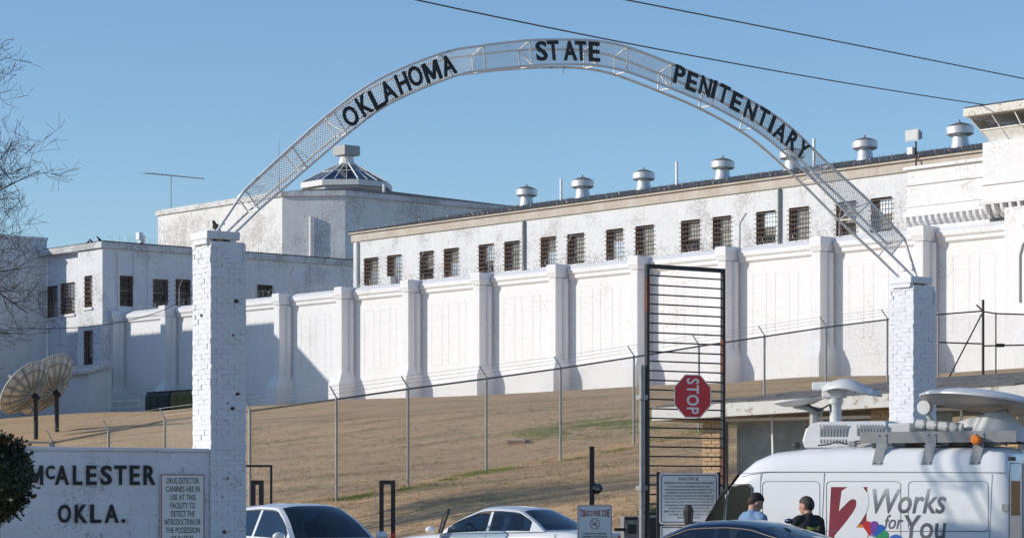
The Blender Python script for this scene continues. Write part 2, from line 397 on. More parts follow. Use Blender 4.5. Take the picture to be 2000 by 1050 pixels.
g = link('dry_grass', np_mesh('dry_grass', V, Fc, m, False), kind='stuff'); tag(g, 'short dormant brown grass with green patches covering the slope below the wall', 'grass')

# ------------------------------------------------------------ openings
def holed(mb, fn, a0, a1, z0, z1, holes):
    """wall face in (a,z) with openings; fn(a, z, d) -> local point, d = depth behind the face"""
    As = sorted({a0, a1, *[h[0] for h in holes], *[h[1] for h in holes]}); Zs = sorted({z0, z1, *[h[2] for h in holes], *[h[3] for h in holes]})
    for i in range(len(As)-1):
        for j in range(len(Zs)-1):
            ca = (As[i]+As[i+1])/2; cz = (Zs[j]+Zs[j+1])/2
            if any(h[0] < ca < h[1] and h[2] < cz < h[3] for h in holes): continue
            mb.quad(fn(As[i], Zs[j], 0), fn(As[i+1], Zs[j], 0), fn(As[i+1], Zs[j+1], 0), fn(As[i], Zs[j+1], 0))
def fbox(mb, fn, a0, a1, z0, z1, d0, d1):
    vs = [fn(a0,z0,d0), fn(a1,z0,d0), fn(a1,z0,d1), fn(a0,z0,d1), fn(a0,z1,d0), fn(a1,z1,d0), fn(a1,z1,d1), fn(a0,z1,d1)]
    mb.add(vs, [(0,3,2,1),(4,5,6,7),(0,1,5,4),(1,2,6,5),(2,3,7,6),(3,0,4,7)])
def window(parent, fn, h, depth, nv=6, nh=5, sill=True, glass='pane', stub=.18, lift=0.0, blind=None):
    a0, a1, z0, z1 = h; w_ = .09
    fr = MB(); d = depth - .12
    fbox(fr, fn, a0, a0+w_, z0, z1, d, d+.1); fbox(fr, fn, a1-w_, a1, z0, z1, d, d+.1)
    fbox(fr, fn, a0+w_, a1-w_, z0, z0+w_, d, d+.1); fbox(fr, fn, a0+w_, a1-w_, z1-w_, z1, d, d+.1)
    zm = z0 + (z1-z0)*(.52+lift); fbox(fr, fn, a0+w_, a1-w_, zm-.04, zm+.04, d+.01, d+.09)
    win = fr.build('window', M['greymetal'], parent)
    p = MB(); p.quad(fn(a0+w_, z0+w_, d+.05), fn(a1-w_, z0+w_, d+.05), fn(a1-w_, zm, d+.05), fn(a0+w_, zm, d+.05)); p.build('lower_pane', M[glass], win)
    p = MB(); p.quad(fn(a0+w_, zm, d+.06), fn(a1-w_, zm, d+.06), fn(a1-w_, z1-w_, d+.06), fn(a0+w_, z1-w_, d+.06)); p.build('upper_pane', M[glass], win)
    if blind:
        p = MB(); p.quad(fn(a0+w_, z1-(z1-z0)*blind, d+.16), fn(a1-w_, z1-(z1-z0)*blind, d+.16), fn(a1-w_, z1-.05, d+.16), fn(a0+w_, z1-.05, d+.16)); p.build('blind', M['curtain'], win)
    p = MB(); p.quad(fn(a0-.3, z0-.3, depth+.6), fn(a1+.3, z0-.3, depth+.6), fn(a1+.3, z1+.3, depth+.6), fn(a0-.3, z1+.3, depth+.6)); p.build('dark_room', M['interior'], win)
    br = MB(); e = .02
    for i in range(nv):
        a = a0 + (a1-a0)*(i+.5)/nv; fbox(br, fn, a-.011, a+.011, z0+.01, z1-.01, .10, .135)
    for i in range(nh):
        z = z0 + (z1-z0)*(i+.5)/nh; fbox(br, fn, a0-stub, a1+stub, z-.02, z+.02, -.05, -.012) if stub else fbox(br, fn, a0+.01, a1-.01, z-.025, z+.025, .06, .10)
    br.build('bar_grille', M['bars'] if stub else M['black'], win)
    jm = MB()
    for (u, v, u2, v2) in ((a0,z0,a1,z0),(a0,z1,a1,z1),(a0,z0,a0,z1),(a1,z0,a1,z1)): jm.quad(fn(u,v,0), fn(u2,v2,0), fn(u2,v2,depth+.6), fn(u,v,depth+.6))
    jm.build('jamb', M['jamb'], win, fix=False)
    if sill:
        s_ = MB(); fbox(s_, fn, a0-.12, a1+.12, z0-.22, z0-.003, -.14, .2); s_.build('sill', M['wall'], win)
    return win

# ------------------------------------------------------------ perimeter wall
BAY = 7.9; WT = 17.3
pw = PR.thing('perimeter_wall', 'long white prison wall with buttress piers along the top of the lawn', 'wall')
mb = MB(); mb.box(0, 13*BAY, 0, .8, 6.5, 16.8); mb.build('wall_face', M['wall'], pw)
for k in range(13):
    mb = MB(); a0, a1 = k*BAY + .62, (k+1)*BAY - .62
    if k == 0: a0 = .02
    prof = [(-.02,16.3),(-.18,16.42),(-.18,16.62),(-.30,16.74),(-.30,17.02),(-.16,17.10),(.20,17.30),(.60,17.30),(.95,17.1),(.95,16.3)]
    mb.prism(prof, a0, a1, 'x'); mb.build('coping', M['wall'], pw)
    if k > 11: continue
    for (p, q) in ((1.55, 2.75), (3.45, 4.65), (5.35, 6.45)):
        o = MB(); u0, u1 = k*BAY+p, k*BAY+q
        for bb in ((u0,u0+.045,11.2,15.6),(u1-.045,u1,11.2,15.6),(u0+.045,u1-.045,15.555,15.6),(u0+.045,u1-.045,11.2,11.245)): o.box(bb[0],bb[1],-.014,.05,bb[2],bb[3])
        o.build('panel_moulding', M['wall'], pw)
def pier_meshes():
    s_ = MB(); s_.prism([(-.38,.1),(-.38,-1.10),(-.33,-1.15),(.33,-1.15),(.38,-1.10),(.38,.1)], 9.6, 16.42, 'z')
    s_.path([(.38,-.36,9.6),(.38,-.36,16.38)], .22, 12)
    b_ = MB()
    def rg(u, v, z): return [(-u,.1,z),(-u,-v,z),(u,-v,z),(u,.1,z)]
    b_.loft([rg(.66,1.62,6.5), rg(.66,1.62,10.2), rg(.62,1.48,10.55), rg(.40,1.17,11.1)])
    c_ = MB(); c_.loft([rg(.39,1.16,16.45), rg(.45,1.23,16.72), rg(.46,1.26,16.75), rg(.46,1.26,17.24), rg(.42,1.22,17.32)])
    return s_.mesh('shaft', M['pier']), b_.mesh('pier_base', M['pier']), c_.mesh('pier_cap', M['pier'])
ps, pb, pc = pier_meshes()
for k in range(0, 13):
    p = link('pier', ps, pw, loc=(k*BAY, 0, 0)); link('pier_base', pb, p); link('pier_cap', pc, p)
def helix(mb, a0, a1, y, z, r, pitch, wr, jit=.1, fz=None):
    n = int((a1-a0)/pitch*14); pts = []
    for i in range(n+1):
        t = i/14*2*math.pi; x = a0 + i/14*pitch
        rr = r*(1 + jit*math.sin(x*1.7) + jit*math.sin(x*.61+1))
        pts.append((x + .12*math.sin(t*.5), y + rr*math.cos(t), (fz(x) if fz else z) + rr*math.sin(t)))
    mb.path(pts, wr, 3)
mb = MB(); helix(mb, 2, 96, .35, 17.58, .30, .62, .012); mb.build('razor_wire', M['wire'], pw, fix=False, kind='stuff')
for px in (820, 955, 1108, 1445, 1640, 350, 385, 566):
    q = PR.on_y(px, 520, .3); mb = MB(); u = q.x; hh = 1.9
    mb.path([(u,.3,17.2),(u,.3,17.2+hh*.78),(u+.12,.25,17.2+hh*.9),(u+.75,.1,17.2+hh*1.15)], .045, 6); mb.build('bent_pipe', M['galv'], pw)

# ------------------------------------------------------------ cell house
VC = 13.7; EZ = 23.7
ch = PR.thing('cell_house', 'long cell house of peeling white brick with barred windows behind the wall', 'building')
wpx = [(711,739),(756,784),(820,847),(867,896),(935,964),(985,1015),(1056,1086),(1108,1141),(1184,1217),(1241,1277),(1330,1367),(1392,1428),(1477,1515),(1541,1580),(1633,1672),(1701,1742)]
fnC = lambda a, z, d: (a, VC + d, z)
U0 = PR.on_y(690, 455, VC).x; U1 = PR.on_y(2060, 300, VC).x
holes = [(PR.on_y(a, 450, VC).x, PR.on_y(b_, 450, VC).x, 19.25, 21.5) for a, b_ in wpx]
f_ = MB(); holed(f_, fnC, U0, U1, 8, EZ-.75, holes)
f_.quad((U0,VC,8),(U0,VC+18,8),(U0,VC+18,EZ-.75),(U0,VC,EZ-.75)); f_.quad((U1,VC,8),(U1,VC+18,8),(U1,VC+18,EZ-.75),(U1,VC,EZ-.75)); f_.quad((U0,VC+18,8),(U1,VC+18,8),(U1,VC+18,EZ-.75),(U0,VC+18,EZ-.75))
f_.build('wall', M['cell'], ch, fix=False)
for i, h in enumerate(holes): window(ch, fnC, h, .55, 7, 7, sill=False, stub=.16, lift=(.0,-.08,.1)[i % 3], blind=(.70,.95,.60,.88)[i % 4])
mb = MB(); mb.box(U0-.12, U1+.12, VC-.14, VC+18.1, EZ-.75, EZ-.12); mb.box(U0-.3, U1+.3, VC-.32, VC+18.3, EZ-.12, EZ+.05); mb.build('cornice', M['cornice'], ch)
rf = MB(); RZ = EZ + 2.05; rv = VC + 9
rf.add([(U0-.4,VC-.45,EZ+.053),(U1+.4,VC-.45,EZ+.053),(U1+.4,VC+18.4,EZ+.053),(U0-.4,VC+18.4,EZ+.053),(U0+8,rv,RZ),(U1-8,rv,RZ)], [(0,1,5,4),(1,2,5),(2,3,4,5),(3,0,4),(3,2,1,0)])
roof_o = rf.build('roof', M['roof'], ch)
def roof_z(v): return EZ + .05 + (RZ-EZ-.05) * (1 - abs(v - rv)/9.45)
mb = MB(); helix(mb, U0+1, U1-1, VC-.05, EZ+.28, .26, .55, .011); mb.build('razor_wire', M['wire'], ch, fix=False, kind='stuff')
neck = MB(); neck.lathe([(.74,-.35),(.74,.0),(.58,.32),(.52,.9),(.58,.98)], 20)
drum = MB(); drum.lathe([(.60,.93),(.84,1.02),(.90,1.08),(.90,1.52),(.86,1.56),(.60,1.56)], 24)
capm = MB(); capm.lathe([(.87,1.563),(.60,1.70),(.2,1.83),(.05,1.86),(.035,2.05),(0,2.06)], 20)
nm, dm, cm = neck.mesh('neck', M['vent'], 40), drum.mesh('drum', M['vent'], 40), capm.mesh('cap', M['ventcap'], 40)
for px in (1028, 1138, 1257, 1411, 1547, 1690, 1876):
    v = rv - .7; q = PR.on_y(px, 340, v); k = link('ventilator', nm, ch, loc=(q.x, v, roof_z(v) - .28), rot=(random.uniform(-.03,.03), random.uniform(-.03,.03), random.uniform(0,6)), scale=(random.uniform(.95,1.05),)*3); link('drum', dm, k); link('cap', cm, k)
for px, v, hh in ((1096, rv-1.5, 1.7), (1322, rv-1.5, 1.75), (1590, rv-2, 2.0)):
    q = PR.on_y(px, 350, v); mb = MB(); mb.tube((q.x,v,roof_z(v)-.2),(q.x,v,roof_z(v)+hh),.11,n=8); mb.build('flue_pipe', M['vent'], ch)
for px in (1025, 1524, 700):
    q = PR.on_y(px, 450, VC); mb = MB(); mb.path([(q.x,VC-.16,EZ-.8),(q.x,VC-.16,9)], .12, 8); mb.build('downspout', M['greymetal'] if px != 700 else M['white'], ch)
q = PR.on_y(1790, 330, VC-.4)
fl = PR.thing('floodlight', 'square floodlight on a rusty bracket at the cell house eave', 'floodlight')
def floodlight(fl, x, y, z, hh, yaw=0.0, sz=.55):
    mb = MB(); mb.tube((x,y,z),(x,y,z+hh),.06,n=8); mb.box(x-.22,x+.22,y-.1,y+.1,z-.1,z+.06); mb.build('bracket', M['rust'], fl)
    mb = MB(); mb.add([(x-sz*1.1,y-.35,z+hh+.02),(x+sz*.9,y-.35,z+hh+.02),(x+sz*.9,y-.35,z+hh+.75),(x-sz*1.1,y-.35,z+hh+.75),(x-sz*.6,y+.3,z+hh+.2),(x+sz*.5,y+.3,z+hh+.2),(x+sz*.5,y+.3,z+hh+.6),(x-sz*.6,y+.3,z+hh+.6)], [(0,1,2,3),(7,6,5,4),(0,4,5,1),(1,5,6,2),(2,6,7,3),(3,7,4,0)]); mb.build('lamp_housing', M['greymetal'], fl)
    mb = MB(); mb.box(x-sz*.98,x+sz*.78,y-.372,y-.353,z+hh+.1,z+hh+.67); mb.build('lens', M['beam'], fl)
floodlight(fl, q.x, VC-.45, EZ-1.15, 2.2)
mb = MB(); mb.box(q.x-.55,q.x-.1,VC-.7,VC-.35,EZ+.25,EZ+.7); mb.build('ballast_box', M['white'], fl)
mb = MB(); q2 = PR.on_y(770, 541, VC-.1); mb.box(q2.x-.35,q2.x+.35,VC-.75,VC-.08,19.0,19.7); mb.build('window_air_conditioner', M['plastic'], ch)

# ------------------------------------------------------------ rotunda block
ro = PR.thing('rotunda_block', 'tall worn white block with a glass pyramid skylight behind the prison wall', 'building')
RT = 30.6
plan = [(-35,25.9),(-13.6,25.9),(-9.4,30.1),(-9.4,56),(-35,56)]
mb = MB(); n = len(plan)
mb.prism(plan, 8, RT-.5, 'z'); mb.build('wall', M['rot'], ro)
mb = MB(); big = [(-35.2,25.7),(-13.5,25.7),(-9.2,30.0),(-9.2,56.2),(-35.2,56.2)]; mb.prism(big, RT-.497, RT, 'z'); mb.build('parapet', M['worn'], ro)
mb = MB(); mb.add([(-35.0,25.9,RT+.003),(-13.5,25.9,RT+.003),(-9.3,30.1,RT+.003),(-9.3,56,RT+.003),(-35,56,RT+.003),(-17,37,RT+1.6),(-24,37,RT+1.6)], [(0,1,6),(1,5,6),(1,2,5),(2,3,5),(3,4,6,5),(4,0,6)]); mb.build('roof', M['roof'], ro)
mb = MB(); q = PR.loc(hit(608, 450, PR.wor(-11.5,28.0,0), (PR.x - PR.y))); mb.tube((q.x+.15,q.y-.15,14),(q.x+.15,q.y-.15,28.2),.16,n=8); mb.build('downspout', M['white'], ro)
# skylight
cx, cy = PR.loc(at(677, 340, 255)).x, PR.loc(at(677, 340, 255)).y
sk = MB(); RZ0 = 32.5; ring = [(cx+4.55*math.cos(R(22.5+45*k)), cy+4.55*math.sin(R(22.5+45*k))) for k in range(8)]
sk.prism([(cx+(x-cx)*.93, cy+(y-cy)*.93) for x, y in ring], RT+.1, RZ0, 'z'); skb = sk.build('skylight_curb', M['rot'], ro)
mb = MB(); mb.prism([(cx+(x-cx)*1.03, cy+(y-cy)*1.03) for x, y in ring], RZ0+.003, RZ0+.55, 'z'); mb.build('rim', M['white'], skb)
top = RZ0 + 2.55
for k in range(8):
    a, c = ring[k], ring[(k+1) % 8]; rr = .17
    def inn(p, f): return (cx+(p[0]-cx)*f, cy+(p[1]-cy)*f)
    a1, c1 = inn(a, rr), inn(c, rr)
    mb = MB(); mb.quad((*a, RZ0+.6), (*c, RZ0+.6), (*c1, top), (*a1, top)); mb.build('skylight_pane', M['skyglass'], ro, fix=False)
    mb = MB(); mb.tube((*a, RZ0+.6), (*a1, top+.04), .09, n=5)
    L = lambda p, q_, t: tuple(p[i]+(q_[i]-p[i])*t for i in range(3))
    A3, C3, A4, C4 = (*a,RZ0+.63), (*c,RZ0+.63), (*a1,top+.03), (*c1,top+.03)
    mb.tube(L(A3,A4,.55), L(C3,C4,.55), .04, n=4)
    for t in (.33, .67): mb.tube(L(A3,C3,t), L(A4,C4,t), .04, n=4)
    mb.build('glazing_bar', M['white'], ro)
mb = MB(); mb.lathe([(.85,top-.1),(.62,top+.8),(.6,top+.85)], 16, (cx,cy,0)); mb.build('vent_neck', M['white'], ro)
mb = MB(); mb.prism([(cx-.95,cy-.95),(cx+.95,cy-.95),(cx+.95,cy+.95),(cx-.95,cy+.95)], top+.85, top+1.8, 'z'); vh = mb.build('vent_head', M['greymetal'], ro)
mb = MB(); q = PR.loc(at(750, 360, 247)); mb.tube((q.x,q.y,RT-.5),(q.x,q.y,RT+1.5),.14,n=8); mb.build('flue_pipe', M['vent'], ro)
# aerials on the roof
an = PR.thing('television_aerial', 'thin rooftop television aerial with long boom against the sky', 'antenna')
q = PR.loc(at(334, 400, 262)); q2 = PR.loc(at(284, 338, 262)); q3 = PR.loc(at(398, 349, 262)); qm = PR.loc(at(334, 343, 262))
mb = MB(); mb.tube((q.x,q.y,RT-.2),(qm.x,qm.y,qm.z),.05,n=6); mb.build('mast', M['greymetal'], an)
mb = MB(); mb.tube(q2, q3, .055, n=5); mb.build('boom', M['greymetal'], an)
mb = MB()
for i in range(14):
    p = q2.lerp(q3, (i+.5)/14); L_ = 1.1 - .05*i; mb.tube(p + Vector((L_*.5,L_*.6,0)), p - Vector((L_*.5,L_*.6,0)), .022, n=4)
mb.build('elements', M['greymetal'], an, kind='stuff')
ms = PR.thing('radio_mast', 'slim vertical radio whip mast rising behind the left side of the arch', 'antenna')
q = PR.loc(at(545, 362, 258)); mb = MB(); mb.tube((q.x,q.y,RT-.3),(q.x,q.y,RT+3.4),.07,n=6); mb.build('lower_mast', M['greymetal'], ms); mb = MB(); mb.tube((q.x,q.y,RT+3.4),(q.x,q.y,RT+7.2),.035,.02,n=5); mb.build('whip', M['greymetal'], ms)

# ------------------------------------------------------------ administration building
ad = PR.thing('administration_building', 'stained white administration block joining the left end of the prison wall', 'building')
AT = 23.0
fnR = lambda a, z, d: (-d, a, z)            # right face, plane x = 0
fnF = lambda a, z, d: (a, -1.94 + d, z)     # front face
fnF2 = lambda a, z, d: (a, -1.3 + d, z)
def hx(px0, px1, y0, y1, on, coord):
    a = on(px0, (y0+y1)/2, 0); c = on(px1, (y0+y1)/2, 0); t = on((px0+px1)/2, y0, 0); b2 = on((px0+px1)/2, y1, 0)
    return (min(a[coord], c[coord]), max(a[coord], c[coord]), b2.z, t.z)
onR = lambda x, y, z: PR.on_x(x, y, 0.0); onF = lambda x, y, z: PR.on_y(x, y, -1.94); onF2 = lambda x, y, z: PR.on_y(x, y, -1.3)
hR = [hx(233,259,538,598,onR,1), hx(299,328,545,600,onR,1), hx(343,372,545,600,onR,1), hx(503,532,556,582,onR,1)]
hF = [hx(165,180,538,600,onF,0), hx(164,181,645,712,onF,0)]; hF2 = [hx(92,112,558,620,onF2,0), hx(119,146,552,613,onF2,0)]
f_ = MB()
holed(f_, fnR, -1.94, 26, 6, AT-.5, hR); holed(f_, fnF, -3.9, 0, 6, AT-.5, hF); holed(f_, fnF2, -10, -3.9, 6, AT-.5, hF2)
f_.quad((-3.9,-1.94,6),(-3.9,-1.3,6),(-3.9,-1.3,AT-.5),(-3.9,-1.94,AT-.5))
f_.quad((-10,26,6),(0,26,6),(0,26,AT-.5),(-10,26,AT-.5))
f_.build('wall', M['adm'], ad, fix=False)
for h in hR: window(ad, fnR, h, .4, 5, 6, sill=False, stub=.14)
for h in hF: window(ad, fnF, h, .4, 3, 7, sill=True, stub=.14, blind=.8)
for h in hF2: window(ad, fnF2, h, .38, 4, 8, sill=True, stub=.14, blind=.9)
mb = MB(); mb.box(-10,.25,-2.2,26.2,AT-.497,AT); mb.build('parapet', M['worn'], ad)
mb = MB(); mb.box(-9.8,.05,-1.9,26,AT+.003,AT+.12); mb.build('roof', M['roof'], ad)
mb = MB(); q = PR.on_x(230,560,0.0); mb.box(.003,.12,-.55,-.35,9,22.2); mb.build('downspout', M['white'], ad)
mb = MB(); mb.box(.003,.10,2.4,2.75,12,22.4); mb.box(.003,.10,1.0,1.3,12,22.4); mb.build('pilaster_strips', M['adm'], ad, kind='stuff')
helx = MB(); helix(helx, -1.5, 25, 0, AT+.3, .28, .5, .011); hv = MB(); hv.v = [(y, x, z) for x, y, z in helx.v]; hv.f = helx.f; hv.build('razor_wire', M['wire'], ad, fix=False, kind='stuff')
# the wing on the left whose shadow falls over the block and the wall
wi = PR.thing('front_wing', 'shaded white front wing at the left edge behind the bare tree', 'building')
mb = MB(); mb.box(-22,-10.05,-6.2,-1.31,3,23.9); mb.build('wall', M['adm'], wi)
mb = MB(); mb.box(-22.1,-9.95,-6.3,-1.25,23.903,24.15); mb.build('coping', M['adm'], wi)
mb = MB(); mb.box(-22,-10.1,-22.0,-6.21,2,13.5); mb.build('link_corridor', M['adm'], wi)
mb = MB(); mb.box(-30,7.4,-46,-22.01,2,25.2); mb.build('main_hall', M['adm'], wi)
mb = MB(); mb.box(-30.1,7.5,-46.1,-22.0,25.203,25.4); mb.build('hall_coping', M['adm'], wi)
mb = MB(); mb.box(-10.045,-9.93,-6.2,-1.35,16.9,17.1); mb.build('string_course', M['adm'], wi)
q = PR.on_y(275, 460, 3.0)
f2 = PR.thing('floodlight', 'twin floodlight on a short pole on the administration roof', 'floodlight')
xx, yy = -2.0, 2.0
q = PR.loc(at(275, 467, 217)); 
mb = MB(); mb.tube((q.x,q.y,AT-.1),(q.x,q.y,AT+.75),.05,n=6); mb.build('pole', M['greymetal'], f2)
for dx in (-.28, .35):
    mb = MB(); mb.box(q.x+dx-.25,q.x+dx+.25,q.y-.2-dx,q.y+.2-dx,AT+.55+dx*.3,AT+1.15+dx*.3); mb.build('lamp_housing', M['vent'], f2)
# small white annex, handrail and containers at the wall foot
def gzl(a, b_): p = PR.wor(a, b_); return gz(p.x, p.y)
ax = PR.thing('annex_shed', 'low white lean-to annex with sloping eave behind the satellite dishes', 'shed')
a0 = PR.on_y(172, 760, -4.2).x
mb = MB(); mb.prism([(-4.2,6.5),(-1.95,6.5),(-1.95,12.6),(-4.2,12.0)], a0-9, a0, 'x'); mb.build('wall', M['wall'], ax)
mb = MB(); mb.prism([(-4.6,11.95),(-1.95,12.65),(-1.95,12.95),(-4.6,12.2)], a0-9.2, a0+.4, 'x'); mb.build('roof', M['oldwhite'], ax)
hr = PR.thing('handrail', 'white pipe handrail along the ramp at the foot of the prison wall', 'railing')
for i in range(6):
    u = PR.on_y(176, 800, -5.2).x + i*1.5; g0 = gzl(u, -5.2)
    mb = MB(); mb.tube((u,-5.2,g0-.1),(u,-5.2,g0+1.05),.04,n=6); mb.build('post', M['white'], hr)
ua = PR.on_y(176, 800, -5.2).x
for zz in (.55, 1.05):
    mb = MB(); mb.path([(ua+i*1.5,-5.2,gzl(ua+i*1.5,-5.2)+zz) for i in range(6)], .04, 6); mb.build('rail', M['white'], hr)
def container(name, label, pxa, pxb, v0, v1, hh, mat, door):
    u0, u1 = PR.on_y(pxa, 790, v0).x, PR.on_y(pxb, 790, v0).x; g0 = gzl((u0+u1)/2, v0)
    t = PR.thing(name, label, 'container', 'waste containers by the wall')
    mb = MB(); mb.prism([(v0,g0-.15),(v1,g0-.15),(v1,g0+hh),(v0+.2,g0+hh),(v0,g0+hh*.85)], u0, u1, 'x'); bevel(mb.build('bin_body', M[mat], t), .03)
    for f in (.2, .5, .8):
        mb = MB(); uu = u0+(u1-u0)*f; mb.box(uu-.06,uu+.06,v0-.06,v0-.002,g0,g0+hh*.8); mb.build('rib', M[mat], t)
    mb = MB(); mb.box(u0-.05,u1+.05,v0+.15,v1+.05,g0+hh+.003,g0+hh+.08); mb.build('lid', M['darkplastic'], t)
    if door: mb = MB(); mb.box(u0+(u1-u0)*.55,u1-.1,v0-.05,v0-.003,g0+.2,g0+hh*.8); mb.build('opening', M['interior'], t)
container('waste_container', 'dark green waste container at the foot of the shaded wall', 283, 331, -4.6, -2.2, 1.6, 'green', True)
container('waste_container', 'olive waste container half hidden behind the left brick gate pillar', 333, 385, -4.6, -2.2, 1.6, 'olive', False)

# ------------------------------------------------------------ guard tower on the wall
gt = PR.thing('guard_tower', 'white guard tower with slanted windows on the wall at the right edge', 'tower')
UA = PR.on_y(1768, 380, .1).x; UB = PR.on_y(1927, 330, .0).x; UD = PR.on_y(1955, 480, -.9).x
mb = MB(); mb.box(UA, UB, .25, 5.0, 17.25, 20.9); mb.build('lower_block', M['wall'], gt)
for z_, pr in ((20.9, .22), (20.0, .10), (18.75, .06)):
    mb = MB(); mb.box(UA-.12, UB, .25-pr, .249, z_-.12, z_+.06); mb.build('string_course', M['wall'], gt)
mb = MB(); mb.box(UA-.1, UB+14, -.02, .249, 18.05, 18.3); mb.build('corbel_shelf', M['wall'], gt)
cb = MB(); cb.prism([(.24,17.5),(.05,17.55),(-.12,17.75),(-.2,18.04),(.24,18.04)], -.10, .10, 'x'); cbm = cb.mesh('corbel', M['wall'])
u = UA + .2
while u < UD - .2: link('corbel', cbm, gt, loc=(u, 0, 0)); u += .46
mb = MB(); mb.box(UB, UB+9, -.35, 6, 18.35, 21.7); mb.build('upper_shaft', M['wall'], gt)
mb = MB(); mb.box(UB-.1, UB+9.1, -.45, -.353, 19.3, 19.48); mb.build('string_course', M['wall'], gt)
mb = MB(); mb.box(UD, UD+8, -.6, 6, 6.5, 17.9); mb.build('lower_shaft', M['wall'], gt)
mb = MB(); mb.box(UB-.1, UB+9, -.62, -.353, 18.19, 18.42); mb.build('corbel_shelf', M['wall'], gt)
u = UB + .3
while u < UB + 6: link('corbel', cbm, gt, loc=(u, -.42, .14)); u += .6
# the cab: glass leaning outwards under a heavy slab
c0, c1, c2, c3 = UB + .35, UB + 8.2, -.05, 5.5; zb, zt = 21.7, 23.1
lo = [(c0,c2),(c1,c2),(c1,c3),(c0,c3)]; o_ = .85; hi = [(c0-o_,c2-o_),(c1+o_,c2-o_),(c1+o_,c3+o_),(c0-o_,c3+o_)]
for k in range(4):
    a, c, a2, c2_ = lo[k], lo[(k+1) % 4], hi[k], hi[(k+1) % 4]
    am = tuple((a[i]+a2[i])/2 for i in (0,1)); cm_ = tuple((c[i]+c2_[i])/2 for i in (0,1)); zm = (zb+zt)/2
    mb = MB(); mb.quad((*a,zb+.02),(*c,zb+.02),(*cm_,zm),(*am,zm)); mb.build('lower_panel', M['white'], gt, fix=False)
    mb = MB(); mb.quad((*am,zm),(*cm_,zm),(*c2_,zt),(*a2,zt)); mb.build('window_pane', glassy('cab_glass', (.93,.95,.97), .01) if k == 0 else bpy.data.materials['cab_glass'], gt, fix=False)
    nn = 6
    for i in range(nn):
        t = i/nn; p = (a[0]+(c[0]-a[0])*t, a[1]+(c[1]-a[1])*t, zb); q = (a2[0]+(c2_[0]-a2[0])*t, a2[1]+(c2_[1]-a2[1])*t, zt+.05)
        mb = MB(); mb.tube(p, q, .065, n=4); mb.build('mullion', M['white'], gt)
    mb = MB(); f = .5; mb.tube(tuple(((*a,zb)[i]*(1-f)+(*a2,zt)[i]*f) for i in range(3)), tuple(((*c,zb)[i]*(1-f)+(*c2_,zt)[i]*f) for i in range(3)), .05, n=4); mb.build('window_rail', M['white'], gt)
mb = MB(); mb.box(c0-1.1,c1+1.1,c2-1.1,c3+1.1,zt+.05,zt+.52); bevel(mb.build('roof_slab', M['oldwhite'], gt), .04)
mb = MB(); mb.box(c0-.8,c1+.8,c2-.8,c3+.8,zt-.0,zt+.045); mb.build('ceiling', M['white'], gt)
mb = MB(); mb.box(c0-1.05,c1+1.05,c2-1.05,c3+1.05,zt+.523,zt+.60); mb.build('roof_felt', M['roof'], gt)
mb = MB(); mb.box(c0+2.2,c0+5.5,c2+1.6,c2+3.4,zb,zt-.1); mb.build('cab_core', M['curtain'], gt)
mb = MB(); mb.tube((UB-1.0,2.2,EZ-1),(UB-1.0,2.2,23.4),.09,n=6); mb.build('service_mast', M['greymetal'], gt)
q = PR.on_y(1990, 590, -.75); q2 = PR.on_y(1990, 470, -.75)
mb = MB(); mb.path([(q.x,-.66,q.z),(q.x,-.66,q2.z-.8),(q.x+.2,-.66,q2.z-.2),(q.x+.9,-.66,q2.z+.3)], .05, 6); mb.build('conduit', M['greymetal'], gt)
# ------------------------------------------------------------ lettering
DG = bpy.context.evaluated_depsgraph_get
def text_verts(s, bold=0.0, shear=0.0, depth=0.02, space=1.0):
    if s == 'M': return [(x,y,0) for x,y in ((0,0),(0,1),(.23,1),(.5,.40),(.77,1),(1,1),(1,0),(.80,0),(.80,.60),(.58,.10),(.42,.10),(.20,.60),(.20,0))], [tuple(range(12,-1,-1))]
    cu = bpy.data.curves.new('t', 'FONT'); cu.body = s; cu.offset = bold; cu.shear = shear; cu.resolution_u = 3; cu.space_character = space
    cu.align_x = 'LEFT'; ob = bpy.data.objects.new('t', cu); COL.objects.link(ob)
    dg = DG(); dg.update(); me = bpy.data.meshes.new_from_object(ob.evaluated_get(dg))
    v = [tuple(p.co) for p in me.vertices]; f = [tuple(p.vertices) for p in me.polygons]
    bpy.data.objects.remove(ob); bpy.data.curves.remove(cu); bpy.data.meshes.remove(me)
    return v, f
TCACHE = {}
def text(name, s, w, h, mat, parent, loc, rot=0.0, bold=.02, shear=0.0, thick=.01, space=1.0, face=(0,0)):
    """centre the text on loc in the parent's xz plane (reading along +x, facing -y); w or h may be None; rot turns it in that plane"""
    key = (s, bold, shear, space)
    if key not in TCACHE: TCACHE[key] = text_verts(s, bold, shear, .02, space)
    v, f = TCACHE[key]
    xs = [p[0] for p in v]; ys = [p[1] for p in v]; x0, x1, y0, y1 = min(xs), max(xs), min(ys), max(ys)
    sy = (h / (y1-y0)) if h else None; sx = (w / (x1-x0)) if w else None
    sx = sx or sy; sy = sy or sx
    ca, sa = math.cos(rot), math.sin(rot); mb = MB()
    base = [((p[0]-(x0+x1)/2)*sx, (p[1]-(y0+y1)/2)*sy) for p in v]
    pl = [(x*ca - z*sa, x*sa + z*ca) for x, z in base]
    n = len(pl); vs = [(x, -thick, z) for x, z in pl] + [(x, 0, z) for x, z in pl]
    ec = {}
    for q in f:
        for i in range(len(q)):
            a, b_ = q[i], q[(i+1) % len(q)]; k = (min(a,b_), max(a,b_)); ec[k] = ec.get(k, 0) + 1
    fs = [q for q in f]
    for q in f:
        for i in range(len(q)):
            a, b_ = q[i], q[(i+1) % len(q)]
            if ec[(min(a,b_), max(a,b_))] == 1: fs.append((b_, a, a+n, b_+n))
    mb.add(vs, fs); me = mb.mesh(name, mat, fix=False)
    return link(name, me, parent, loc=loc)

